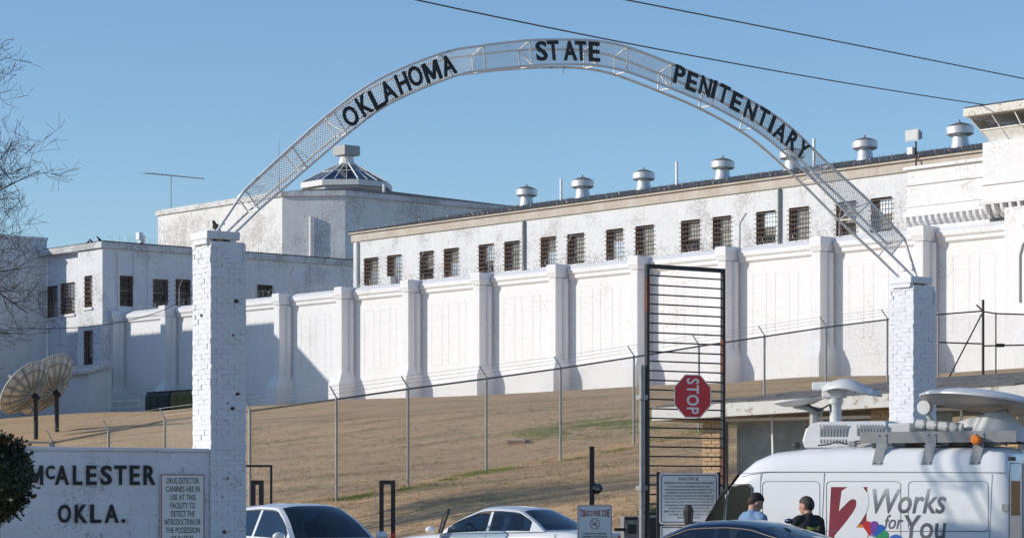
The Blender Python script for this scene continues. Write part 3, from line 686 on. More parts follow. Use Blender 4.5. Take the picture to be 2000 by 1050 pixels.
# ------------------------------------------------------------ gate pillars
def rough_brick(seed, j=.10):
    rs = random.Random(seed); mb = MB(); nx, nz = 3, 2
    g = {}
    vs = []; fs = []
    for iy in (0, 1):
        for ix in range(nx+1):
            for iz in range(nz+1):
                x = ix/nx - .5; z = iz/nz - .5; y = iy - .5
                edge = ix in (0, nx) or iz in (0, nz)
                yy = y if iy else y + (.06 if edge else 0) + rs.uniform(-.09, .07)
                g[(ix,iy,iz)] = len(vs); vs.append((x + rs.uniform(-1,1)*.025*(1 if not edge else .6), yy, z + rs.uniform(-1,1)*.05*(1 if not edge else .8)))
    for ix in range(nx):
        for iz in range(nz): fs.append((g[(ix,0,iz)], g[(ix+1,0,iz)], g[(ix+1,0,iz+1)], g[(ix,0,iz+1)]))
    for ix in range(nx):
        for iz in (0, nz): fs.append((g[(ix,0,iz)], g[(ix+1,0,iz)], g[(ix+1,1,iz)], g[(ix,1,iz)]))
    for iz in range(nz):
        for ix in (0, nx): fs.append((g[(ix,0,iz)], g[(ix,0,iz+1)], g[(ix,1,iz+1)], g[(ix,1,iz)]))
    mb.add(vs, fs); return mb
BRV = [rough_brick(i) for i in range(8)]
BRM = [b_.mesh('brick', M['stone'], 40) for b_ in BRV]; BRR = BRV[0].mesh('brick', M['redbrick'])
def pillar(px_label, center_lx, label, seed, chips, roty=0.0, zvis=.9):
    rs = random.Random(seed); c = GA.wor(center_lx, 0)
    t = thing('gate_pillar', label, 'pillar', (c.x, c.y, 0), GA.a + roty, 'brick pillars carrying the arch')
    hw = .30; H = 5.62; ch_ = .0765; nc = int(H/ch_)
    co = MB(); co.box(-hw+.016, hw-.016, -hw+.016, hw-.016, -.2, H-.02); co.build('core', M['stone'], t)
    rest = MB(); count = 0
    faces = {'front': (0.0, (0,-1)), 'left': (-math.pi/2, (-1,0)), 'back': (math.pi, (0,1)), 'right': (math.pi/2, (1,0))}
    order = []
    for ic in range(nc-1, -1, -1):
        z = ch_*(ic+.5)
        for fn_, (rz, nn) in faces.items():
            off = .5 if (ic + (fn_ in ('left','right'))) % 2 else 0.0
            L = .2; a = -hw - off*L
            while a < hw - .01:
                b0, b1 = max(a, -hw), min(a+L, hw); a += L
                if b1 - b0 < .03: continue
                order.append((fn_, rz, nn, z, b0, b1, ic))
    for (fn_, rz, nn, z, b0, b1, ic) in order:
        if ic >= nc-3 and rs.random() < .22: continue
        if ic >= nc-2 and fn_ == 'front' and b1 > .05: continue
        if fn_ == 'front' and ic >= nc-4 and b1 > .27: continue
        cc = (b0+b1)/2; dpt = .045; prj = rs.choice((-.004,0,.002,.005,.012))*rs.random()
        ww = (b1-b0) - .002 - rs.choice((0,0,0,.003,.010)); hh = ch_ - .0005 - rs.choice((0,0,.002,.005))
        lx, ly = (cc, -hw+dpt/2-prj)
        ca, sa = math.cos(rz), math.sin(rz); X_, Y_ = lx*ca - ly*sa, lx*sa + ly*ca
        chip = None and next((k for k in chips if k[0] == fn_ and abs(k[1]-cc) < (b1-b0)/2 and abs(k[2]-z) < ch_/2), None)
        vis = fn_ in ('front','left') and z > zvis
        scl = (ww, dpt*(1 + .12*rs.random()), hh)
        if vis and count < 300:
            me = rs.choice(BRM)
            link('brick', me, t, loc=(X_, Y_, z), rot=(rs.uniform(-.02,.02), rs.uniform(-.015,.015), rz + rs.uniform(-.03,.03)), scale=scl); count += 1
        else:
            Q = Matrix.LocRotScale(Vector((X_,Y_,z)), Matrix.Rotation(rz,3,'Z').to_quaternion(), Vector(scl)); bb = rs.choice(BRV)
            rest.add([Q @ Vector(p) for p in bb.v], bb.f)
    for (fn_, a_, z_) in chips:      # spots where the paint and brick face have broken away
        rz = faces[fn_][0]; r_ = rs.choice((.012,.016,.022,.034)); k_ = rs.randint(7, 10)
        pts = [(a_ + r_*rs.uniform(.5,1.25)*1.2*math.cos(2*math.pi*i/k_), z_ + r_*rs.uniform(.5,1.2)*math.sin(2*math.pi*i/k_)) for i in range(k_)]
        mb = MB(); ca, sa = math.cos(rz), math.sin(rz); yv = -hw - .0125
        mb.add([(x*ca - yv*sa, x*sa + yv*ca, zz) for x, zz in pts] + [(x*ca - (yv+.03)*sa, x*sa + (yv+.03)*ca, zz) for x, zz in pts], [tuple(range(k_))] + [(i, (i+1) % k_, k_+(i+1) % k_, k_+i) for i in range(k_)])
        mb.build('bare_patch', M['redbrick'] if rs.random() < .5 else M['jamb'], t)
    rest.build('brickwork', M['stone'], t, smooth=40, kind='stuff')
    cp = MB(); cp.box(-.36,.20,-.30,.26,H+.012,H+.135); bevel(cp.build('cap_stone', M['stone'], t), .012)
    for xx in (-.3, -.12, .1):
        b2 = MB(); b2.box(xx-.05,xx+.05,-.26,.2,H-.06,H+.01); b2.build('cap_packing', M['wood'] if xx == -.12 else M['stone'], t)
    return t
chL = []; rc = random.Random(21)
for (px, py) in ((445,787),(454,797),(461,588),(434,970),(438,1038),(455,655)):
    q = GA.on_y(px, py, -.3); chL.append(('front', q.x, q.z))
for _ in range(4): chL.append((rc.choice(('front','front','left')), rc.uniform(-.26,.26), rc.uniform(1.1,5.4)))
p1 = pillar(0, 0.0, 'left white painted brick gate pillar, taller and nearer, with a bird on top', 3, chL)
LR = GA.loc(Vector((7.34, 46.9, 0))).x
p2 = pillar(0, LR, 'right white painted brick gate pillar behind the news van', 9, [('left', -.1, 2.9), ('front', .1, 3.6)], roty=R(4))

# ------------------------------------------------------------ sign wall
sw = GA.thing('sign_wall', 'rough white masonry wall with black town name letters beside the left pillar', 'wall')
SF = -.27; ST = 2.44
mb = MB(); mb.box(-7.5, -.305, SF+.012, .12, -.2, ST-.03); mb.build('core', M['stucco'], sw)
ch_ = .305; z = -.05; row = 0; rs = random.Random(5)
def slab(u0, u1, z0, z1, seed):
    r2 = random.Random(seed); nx = max(2, int((u1-u0)/.1)); nz = 3; vs = []; fs = []
    for i in range(nx+1):
        for j in range(nz+1):
            e = i in (0,nx) or j in (0,nz)
            x = u0 + (u1-u0)*i/nx; zz = z0 + (z1-z0)*j/nz
            vs.append((x + (0 if i in (0,nx) else r2.uniform(-.01,.01)), SF + (.006 if e else 0) + r2.uniform(-.003,.003), zz + (0 if j in (0,nz) else r2.uniform(-.01,.01))))
    f = lambda i, j: i*(nz+1)+j
    for i in range(nx):
        for j in range(nz): fs.append((f(i,j), f(i+1,j), f(i+1,j+1), f(i,j+1)))
    n0 = len(vs); per = [f(i,0) for i in range(nx+1)] + [f(nx,j) for j in range(1,nz+1)] + [f(i,nz) for i in range(nx-1,-1,-1)] + [f(0,j) for j in range(nz-1,0,-1)]
    for k in per: vs.append((vs[k][0], SF+.06, vs[k][2]))
    m_ = len(per)
    for k in range(m_): fs.append((per[(k+1) % m_], per[k], n0+k, n0+(k+1) % m_))
    mb = MB(); mb.add(vs, fs); return mb
while z < ST - .1:
    z1 = min(z + ch_, ST - .03); u = -7.5 - (.31 if row % 2 else 0)
    while u < -.31:
        a, c = max(u, -7.5), min(u + .62, -.307); u += .62
        if c - a > .04: slab(a+.0015, c-.0015, z+.0015, z1-.0015, rs.random()).build('block', M['stucco'], sw, smooth=35)
    z = z1; row += 1
mb = MB(); mb.box(-7.5, -.31, SF-.02, .14, ST-.028, ST+.03); cpo = mb.build('coping', M['stucco'], sw); bevel(cpo, .012)
def wall_letter(s, px0, px1, py0, py1):
    a = GA.on_y(px0, (py0+py1)/2, SF); c = GA.on_y(px1, (py0+py1)/2, SF); t = GA.on_y((px0+px1)/2, py0, SF); b_ = GA.on_y((px0+px1)/2, py1, SF)
    text('letter', s, c.x-a.x, t.z-b_.z, M['letter'], sw, ((a.x+c.x)/2, SF-.003, (t.z+b_.z)/2), bold=.022, thick=.02)
for s, x0, x1 in (('M',56,83.5),('A',107,134),('L',142,160),('E',168,188),('S',196,218),('T',223,246.5),('E',253,272),('R',280,303)): wall_letter(s, x0, x1, 908, 946)
wall_letter('C', 89, 106, 908, 935)
for s, x0, x1 in (('O',113,138),('K',146,170),('L',176,197),('A',204,231)): wall_letter(s, x0, x1, 984, 1020)
wall_letter('.', 237, 244, 1012, 1020)
# drug detector sign on the wall
def sign_panel(t, w, h, border, bw=.012, face='signwhite', r=.03, thick=.004, edge=None):
    def rr(w, h, r, n=5):
        p = []
        for (cx, cz, a0) in ((w/2-r,h/2-r,0),(-w/2+r,h/2-r,90),(-w/2+r,-h/2+r,180),(w/2-r,-h/2+r,270)):
            for k in range(n): p.append((cx + r*math.cos(R(a0+90*k/(n-1))), cz + r*math.sin(R(a0+90*k/(n-1)))))
        return p
    mb = MB(); mb.prism(rr(w,h,r), 0, thick, 'y'); mb.build('panel', M[face], t)
    o_, i_ = rr(w-2*(edge or .008), h-2*(edge or .008), max(r-.008,.004)), rr(w-2*(edge or .008)-2*bw, h-2*(edge or .008)-2*bw, max(r-.02,.003)); n = len(o_)
    mb = MB(); mb.add([(x,-.0015,z) for x,z in o_]+[(x,-.0015,z) for x,z in i_], [(k,(k+1)%n,n+(k+1)%n,n+k) for k in range(n)]); mb.build('border', M[border], t, fix=False)
def sign_lines(t, lines, mat, thick=.001):
    for (s, zc, h, w) in lines: text('lettering', s, w, h, M[mat], t, (0,-.002,zc), bold=.012, thick=thick)
a = GA.on_y(313, 924, SF-.03); c = GA.on_y(400, 924, SF-.03); wS = c.x - a.x; hS = 1.25
pos = GA.wor((a.x+c.x)/2, SF-.035, a.z - hS/2)
ds = thing('warning_sign', 'white red-bordered sign about drug detector canines on the sign wall', 'sign', pos, GA.a)
sign_panel(ds, wS, hS, 'redtext', .016)
zt_ = hS/2 - .105
for i, s in enumerate(['DRUG DETECTOR','CANINES ARE IN','USE AT THIS','FACILITY TO','DETECT THE','INTRODUCTION OR','THE POSSESSION','OF ILLEGAL','SUBSTANCES']):
    wd = (.475,.50,.38,.365,.35,.53,.505,.34,.40)[i] * wS/.66*1.0
    text('lettering', s, wd, .088, M['signtext'], ds, (0,-.002,zt_ - i*.123), bold=.004, thick=.001)

# ------------------------------------------------------------ the arch
ar = GA.thing('entrance_arch', 'silver steel truss arch with black letters spanning the two brick pillars', 'arch')
FY, BY = -.20, .16
def catmull(P, n=6):
    P = [Vector(p) for p in P]; out = []
    for i in range(len(P)-1):
        p0, p1_, p2_, p3 = P[max(i-1,0)], P[i], P[i+1], P[min(i+2,len(P)-1)]
        for k in range(n):
            t = k/n; out.append(.5*((2*p1_) + (p2_-p0)*t + (2*p0-5*p1_+4*p2_-p3)*t*t + (3*p1_-p0-3*p2_+p3)*t**3))
    out.append(P[-1]); return out
topx = [(478,371),(570,286),(650,217),(740,155),(860,105),(945,89),(1035,79),(1105,77.5),(1165,80),(1225,92),(1312,125),(1400,163),(1480,205),(1545,250),(1620,322),(1700,395),(1766,465)]
botx = [(506,409),(600,328),(678,262),(762,202),(885,150),(948,137),(1040,128),(1105,126),(1165,128),(1225,140),(1310,172),(1390,206),(1470,250),(1520,288),(1590,352),(1665,427),(1741,498)]
T = [GA.on_y(x, y, FY) for x, y in topx]; B_ = [GA.on_y(x, y, FY) for x, y in botx]
Tc, Bc = catmull(T), catmull(B_)
def shift(P, y): return [Vector((p.x, y, p.z)) for p in P]
zp = 5.76
lt = GA.on_y(424, 456, FY); lb = GA.on_y(460, 456, FY); rt = GA.on_y(1790, 540, FY); rb = GA.on_y(1783, 540, FY)
RTc = [t_.lerp(b_, .27) for t_, b_ in zip(Tc, Bc)]
for y, P, e0, e1, nm_ in ((FY, Tc, lt, rt, 'top_chord'), (FY, Bc, lb, rb, 'bottom_chord'), (BY, Bc, lb, rb, 'bottom_chord'), (BY, RTc, None, None, 'top_chord')):
    pts = shift(P, y)
    if e0 is not None: pts = [Vector((e0.x, y, zp))] + pts + [Vector((e1.x, y, zp))]
    mb = MB(); mb.path(pts, .024, 4); mb.build(nm_, M['arch'], ar)
n_ = len(T); NS = 6
def seg(i): return Tc[min(int(i*NS), len(Tc)-1)], Bc[min(int(i*NS), len(Bc)-1)]
for i in (0, 1, 2, 4, 5, 6, 8, 9, 10, 11, 12, 14, 15, 16):
    a, c = seg(i)
    r_ = a.lerp(c, .27)
    for y, p in ((FY, a), (BY, r_)): mb = MB(); mb.tube((p.x,y,p.z),(c.x,y,c.z),.015,n=4); mb.build('strut', M['arch'], ar)
    for p, p2_ in ((a, r_), (c, c)): mb = MB(); mb.tube((p.x,FY,p.z),(p2_.x,BY,p2_.z),.014,n=4); mb.build('cross_tie', M['arch'], ar)
    if i in (0, 2, 6, 8, 10, 14): mb = MB(); mid = (a+c)/2; mb.tube((r_.x,BY,r_.z),(c.x,FY,c.z),.016,n=4); mb.build('brace', M['arch'], ar)
for e, p, q in ((lt, T[0], B_[0]), (rt, T[-1], B_[-1])):
    mb = MB(); xx = e.x + (.12 if e is lt else -.10); mb.tube((xx,FY,zp+.12),(xx,BY,zp+.12),.02,n=4); mb.build('cross_tie', M['arch'], ar)
# expanded-metal infill on the front
mesh_ = MB(); m_ = len(Tc)
arc = [0.0]
for i in range(1, m_): arc.append(arc[-1] + ((Tc[i]+Bc[i])/2 - (Tc[i-1]+Bc[i-1])/2).length)
arcn = np.array(arc); Tx = np.array([[p.x,p.z] for p in Tc]); Bx = np.array([[p.x,p.z] for p in Bc])
def AP(s_, t):
    tx = [np.interp(s_, arcn, Tx[:,k]) for k in (0,1)]; bx = [np.interp(s_, arcn, Bx[:,k]) for k in (0,1)]
    return (bx[0]+(tx[0]-bx[0])*t, FY+.012, bx[1]+(tx[1]-bx[1])*t)
LA = arcn[-1]; sp = .050; wid = .40; dx = wid*.9
s_ = -dx
while s_ < LA:
    for sg in (1, -1):
        a = (s_, 0.0), (s_+dx, 1.0)
        if sg < 0: a = (s_, 1.0), (s_+dx, 0.0)
        (sa_, ta), (sb_, tb) = a
        if sa_ < 0: ta += (tb-ta)*(-sa_)/dx; sa_ = 0
        if sb_ > LA: tb = ta + (tb-ta)*(LA-sa_)/max(sb_-sa_,1e-6); sb_ = LA
        if sb_-sa_ < .01: continue
        mid = ((sa_+sb_)/2, (ta+tb)/2)
        mesh_.path([AP(sa_,ta), AP(*mid), AP(sb_,tb)], .0054, 3, cap=False)
    s_ += sp
mesh_.build('wire_infill', M['arch'], ar, fix=False, kind='stuff')
LET = [('O',684,227),('K',711,205.5),('L',735.5,192.5),('A',757,178),('H',786,162),('O',810.5,149),('M',843,140),('A',874.5,128),
       ('S',1057,100),('T',1080,99),('A',1112.5,99.5),('T',1134,100),('E',1160,101.5),
       ('P',1326.5,147),('E',1350.5,160),('N',1377.5,169),('I',1394,175),('T',1413,184),('E',1437.5,199),('N',1465,216),('T',1490,229),('I',1507,242.5),('A',1524,257.5),('R',1547.5,275),('Y',1567,293)]
SI = (p1, p2)
for s, px, py in LET:
    q = GA.on_y(px, py, FY-.03)
    i = int(np.argmin([(p.x-q.x)**2 + (p.z-q.z)**2 for p in [(Tc[k]+Bc[k])/2 for k in range(m_)]])); i0, i1 = max(i-2,0), min(i+2,m_-1)
    tv = (Tc[i1]+Bc[i1])/2 - (Tc[i0]+Bc[i0])/2; ang = math.atan2(tv.z, tv.x)
    wd = {'I':.075,'M':.31,'N':.24,'O':.265,'A':.27}.get(s, .225)
    text('letter', s, wd, .325, M['letter'], ar, (q.x, FY-.032, q.z), rot=ang, bold=.026, thick=.02)
mb = MB(); q = GA.on_y(1100, 128, FY); mb.tube((q.x,FY,q.z),(q.x,FY,q.z-.15),.006,n=4); mb.build('loose_wire', M['wire'], ar)

# ------------------------------------------------------------ raised barrier gate
bg = GA.thing('barrier_gate', 'tall raised black steel barrier gate with many crossbars', 'gate')
BYY = .25
g0 = GA.on_y(1264, 516, BYY); g1 = GA.on_y(1412, 524, BYY); zt = (g0.z+g1.z)/2
for x, nm_, r_ in ((g0.x, 'side_rail', .028), (g1.x, 'side_rail', .028)):
    mb = MB(); mb.box(x-r_, x+r_, BYY-.035, BYY+.035, .25, zt); mb.build(nm_, M['black'], bg)
mb = MB(); mb.box(g0.x+.028, g1.x-.028, BYY-.034, BYY+.034, zt-.07, zt); mb.build('end_rail', M['black'], bg)
for x, z0, z1 in ((g0.x, 4.9, 5.5), (g1.x, 3.9, 4.5), (g1.x, 2.0, 2.6)):
    mb = MB(); mb.box(x-.030, x+.030, BYY-.037, BYY+.037, z0, z1); mb.build('rust_patch', M['rust'], bg)
z = zt - .19
while z > .35:
    mb = MB(); mb.tube((g0.x+.03,BYY,z),(g1.x-.03,BYY,z),.013,n=6); mb.build('crossbar', M['black'], bg); z -= .163
hp = GA.thing('hinge_post', 'grey steel post carrying the raised barrier gate', 'post')
mb = MB(); xh = g0.x - .10; mb.tube((xh,BYY+.02,-.1),(xh,BYY+.02,4.0),.045,n=10); mb.build('tube', M['galv'], hp, smooth=40)
for z_ in (3.45, 1.9, 1.0): mb = MB(); mb.box(xh-.075,xh+.07,BYY-.06,BYY+.09,z_-.04,z_+.04); mb.build('collar', M['galv'], hp)
# stop sign, turned on its side with the raised gate
q = GA.on_y(1353, 773, BYY-.07); w = GA.wor(q.x, BYY-.07, q.z)
st = thing('stop_sign', 'red octagonal stop sign turned sideways on the raised barrier gate', 'sign', w, GA.a - R(6))
def octa(r): return [(r*math.cos(R(22.5+45*k)), r*math.sin(R(22.5+45*k))) for k in range(8)]
RS = .405
mb = MB(); mb.prism(octa(RS), 0, .004, 'y'); mb.build('border', M['signwhite'], st)
mb = MB(); mb.prism(octa(RS*.955), -.002, -.0005, 'y'); mb.build('panel', M['signred'], st)
text('lettering', 'STOP', .62, .25, M['signwhite'], st, (0,-.0025,0), rot=-math.pi/2, bold=.018, thick=.001, space=1.1)
mb = MB(); mb.box(-.03,.03,.006,.04,-.3,.3); mb.build('backing_bar', M['galv'], st)

# notice sign on two posts
q0 = GA.on_y(1288, 925, -.5); q1 = GA.on_y(1403, 1022, -.5)
cw = hit(1345.5, 973, GA.wor(q0.x, -.5, 0), GA.y); ang = GA.a - R(22)
w_, h_ = 1.04, .865
ns = thing('notice_sign', 'white black-bordered notice sign about concealed weapons in front of the barrier gate', 'sign', (cw.x, cw.y, cw.z), ang)
sign_panel(ns, w_, h_, 'signtext', .014, edge=.03, r=.05)
sign_lines(ns, [('NOTICE', .335, .05, .34), ('PERSONS WITH CONCEALED WEAPONS', .265, .036, .86)] + [(s, .205 - i*.0525, .028, wd) for i, (s, wd) in enumerate([
    ('IT IS UNLAWFUL FOR ANY PERSON HAVING A VALID',.74),('CONCEALED HANDGUN PERMIT ISSUED PURSUANT TO THE',.86),('PROVISIONS OF THE OKLAHOMA SELF DEFENSE ACT TO',.80),('CARRY ANY CONCEALED WEAPON INTO THESE PREMISES. ANY',.90),
    ('VIOLATION IS A MISDEMEANOR PUNISHABLE BY FINE, JAIL',.88),('TERM AND WILL SUBJECT THE VIOLATOR TO HAVING THE',.86),('CONCEALED HANDGUN LICENSE SUSPENDED IN',.84),('ACCORDANCE WITH STATE STATUTES',.72),('EMPLOYEES AND OFFICERS ON DUTY EXCEPTED',.88),('OTHER OFFICERS CHECK AT',.70),('REGISTRATION',.40)])], 'signtext')
for xx in (-w_/2-.012, w_/2+.012):
    mb = MB(); mb.box(xx-.025,xx+.025,.006,.05,-cw.z,h_/2+.02); mb.build('post', M['black'], ns)
sg2 = MB(); sg2.box(-w_/2+.02,w_/2-.02,0,.004,-h_/2-.42,-h_/2-.03); sg2.build('lower_panel', M['signwhite'], ns)
b4 = MB()
for bb in ((-w_/2+.04,w_/2-.04,-h_/2-.06,-h_/2-.045),(-w_/2+.04,w_/2-.04,-h_/2-.40,-h_/2-.385),(-w_/2+.04,-w_/2+.055,-h_/2-.385,-h_/2-.06),(w_/2-.055,w_/2-.04,-h_/2-.385,-h_/2-.06)): b4.box(bb[0],bb[1],-.003,-.001,bb[2],bb[3])
b4.build('lower_border', M['signtext'], ns)

# tobacco sign, black post, card reader
ct = at(1161.5, 1050, 38.5); wt, ht = .53, 1.0
ts = thing('tobacco_sign', 'small white red-lettered tobacco free zone sign in front of the dark post', 'sign', (ct.x, ct.y, at(1161, 985, 38.5).z - ht/2), R(8))
sign_panel(ts, wt, ht, 'redtext', .008)
zt0 = ht/2
xx = -.232; ws = .0248
for i, s in enumerate('TOBACCO FREE ZONE'):
    f = abs(i-8)/8.0; hh = .078 + .042*f*f; wd = ws*(1 + .35*f)
    if s != ' ': text('lettering', s, wd*.86, hh, M['redtext'], ts, (xx + wd/2,-.002,zt0-.125), bold=.02, thick=.001)
    xx += wd*(.55 if s == ' ' else .97)
ringp = [(.068*math.cos(R(15*k)), -.002, zt0-.285+.082*math.sin(R(15*k))) for k in range(24)]
mb = MB(); mb.path(ringp, .005, 4, closed=True); mb.tube((-.045,-.002,zt0-.225),(.045,-.002,zt0-.345),.004,n=4); mb.build('prohibition_ring', M['redtext'], ts)
mb = MB(); mb.box(-.04,.03,-.003,-.001,zt0-.30,zt0-.288); mb.box(.012,.02,-.003,-.001,zt0-.285,zt0-.25); mb.build('cigarette', M['signtext'], ts)
for i, (s, wd) in enumerate((('YOU ARE ENTERING A TOBACCO FREE',.36),('ENVIRONMENT. NO TOBACCO MAY BE',.38),('POSSESSED OR USED ON THESE PREMISES',.46),('THANK YOU',.2))):
    text('lettering', s, wd, .026, M['signtext'], ts, (0,-.002,zt0-.43-i*.045), bold=.01, thick=.001)
mb = MB(); mb.box(-.03,.03,.006,.05,-(at(1161,985,38.5).z - ht/2),ht/2-.05); mb.build('post', M['galv'], ts)
pb_ = at(1156, 975, 46.5); bp = thing('steel_post', 'black square steel post with a round lamp behind the tobacco sign', 'post', (pb_.x, pb_.y, 0))
mb = MB(); mb.box(-.045,.045,-.045,.045,-.1,at(1156,871,46.5).z); bevel(mb.build('post_tube', M['black'], bp), .006)
mb = MB(); mb.lathe([(.0,-.03),(.09,-.03),(.1,0),(.085,.05),(0,.06)], 16, (.10,-.05,at(1166,953,46.5).z), (.4,-1,.1)); mb.build('round_lamp', M['carglass'], bp, smooth=40); mb = MB(); mb.lathe([(0,-.06),(.10,-.06),(.105,-.03),(0,-.032)], 16, (.10,-.045,at(1166,953,46.5).z), (.4,-1,.1)); mb.build('lamp_back', M['darkplastic'], bp)
cr = at(1231, 975, 45.0); cd = thing('card_reader', 'grey card reader pedestal with a dark arm beside the barrier gate', 'card reader', (cr.x, cr.y, 0), R(10))
zr = at(1231, 1007, 45).z
mb = MB(); mb.box(-.15,.13,-.12,.12,-.05,zr); bevel(mb.build('cabinet', M['galv'], cd), .015)
mb = MB(); mb.box(-.12,.10,-.124,-.121,zr-.07,zr-.02); mb.build('display', M['interior'], cd)
mb = MB(); mb.box(-.12,.06,-.26,-.124,zr-.30,zr-.14); bevel(mb.build('reader_head', M['darkplastic'], cd), .02)
mb = MB(); mb.box(-.33,-.12,-.22,-.16,zr-.26,zr-.205); mb.build('arm', M['darkplastic'], cd)
bx_ = at(1272, 975, 46.3); cb_ = thing('control_cabinet', 'dark control cabinet between the hinge post and the notice sign', 'cabinet', (bx_.x, bx_.y, 0), GA.a)
zr = at(1272, 1006, 46.3).z
mb = MB(); mb.box(-.17,.17,-.17,.17,-.05,zr-.04); mb.build('cabinet_body', M['darkplastic'], cb_); mb = MB(); mb.box(-.18,.18,-.18,.18,zr-.037,zr); mb.build('cabinet_lid', M['greymetal'], cb_)

def leaf_cloud(mb, c, r, n, size, seed, flat=1.0, shell=.6):
    rs = random.Random(seed)
    for _ in range(n):
        v = Vector((rs.gauss(0,1), rs.gauss(0,1), rs.gauss(0,1))).normalized(); t = (shell + (1-shell)*rs.random())
        nz_ = 1 + .13*mnoise.noise(v*2.6 + Vector((seed,0,0))) + .10*max(0, mnoise.noise(v*9 + Vector((0,seed,0))))
        p = Vector(c) + Vector((v.x*r[0], v.y*r[1], v.z*r[2])) * t * nz_
        a = Vector((rs.gauss(0,1), rs.gauss(0,1), rs.gauss(0,1))).normalized(); b_ = a.cross(v + Vector((.1,.2,.3))).normalized(); s_ = size*rs.uniform(.6,1.3)
        mb.add([p - a*s_*.5, p + b_*s_*.3, p + a*s_*.5, p - b_*s_*.3], [(0,1,2,3)])
sh = at(1271, 993, 52); shb = thing('low_shrub', 'small green shrub behind the dark control cabinet', 'shrub', (sh.x, sh.y, gz(sh.x, sh.y)))
mb = MB(); leaf_cloud(mb, (0,0,sh.z-gz(sh.x,sh.y)-.12), (.3,.3,.25), 500, .06, 4, shell=.3); mb.build('foliage', M['shrub'], shb, fix=False); mb = MB(); mb.tube((0,0,-.1),(0,0,sh.z-gz(sh.x,sh.y)),.02,n=5); mb.build('stem', M['bark'], shb)

# black U frames guarding the lane
def uframe(label, px0, px1, pytop, Z, w, red=False, thin=False):
    a, c = at(px0, pytop, Z), at(px1, pytop, Z); mid = (a+c)/2; wd = (c.x-a.x)/2
    t = thing('hoop_bollard', label, 'bollard', (mid.x, mid.y, 0), 0, 'black steel frames by the lane')
    for x in (-wd+w, wd-w):
        mb = MB(); mb.box(x-w,x+w,-w,w,-.1,a.z-2*w); mb.build('upright', M['black'], t)
    mb = MB(); mb.box(-wd,wd,-w,w,a.z-2*w+.001,a.z); mb.build('top_bar', M['black'], t)
    if red: mb = MB(); mb.box(wd-2*w-.002,wd+.002,-w-.002,w+.002,.4,1.08); mb.build('painted_band', M['redpaint'], t)
uframe('narrow black steel hoop bollard with a red band on its right leg', 741, 772, 937, 47.5, .04, True)
uframe('short black steel hoop bollard beside the left brick pillar', 490, 515, 937, 50.0, .045)
uframe('wide thin black steel hoop beside the left brick pillar', 452, 532, 907, 49.2, .022)

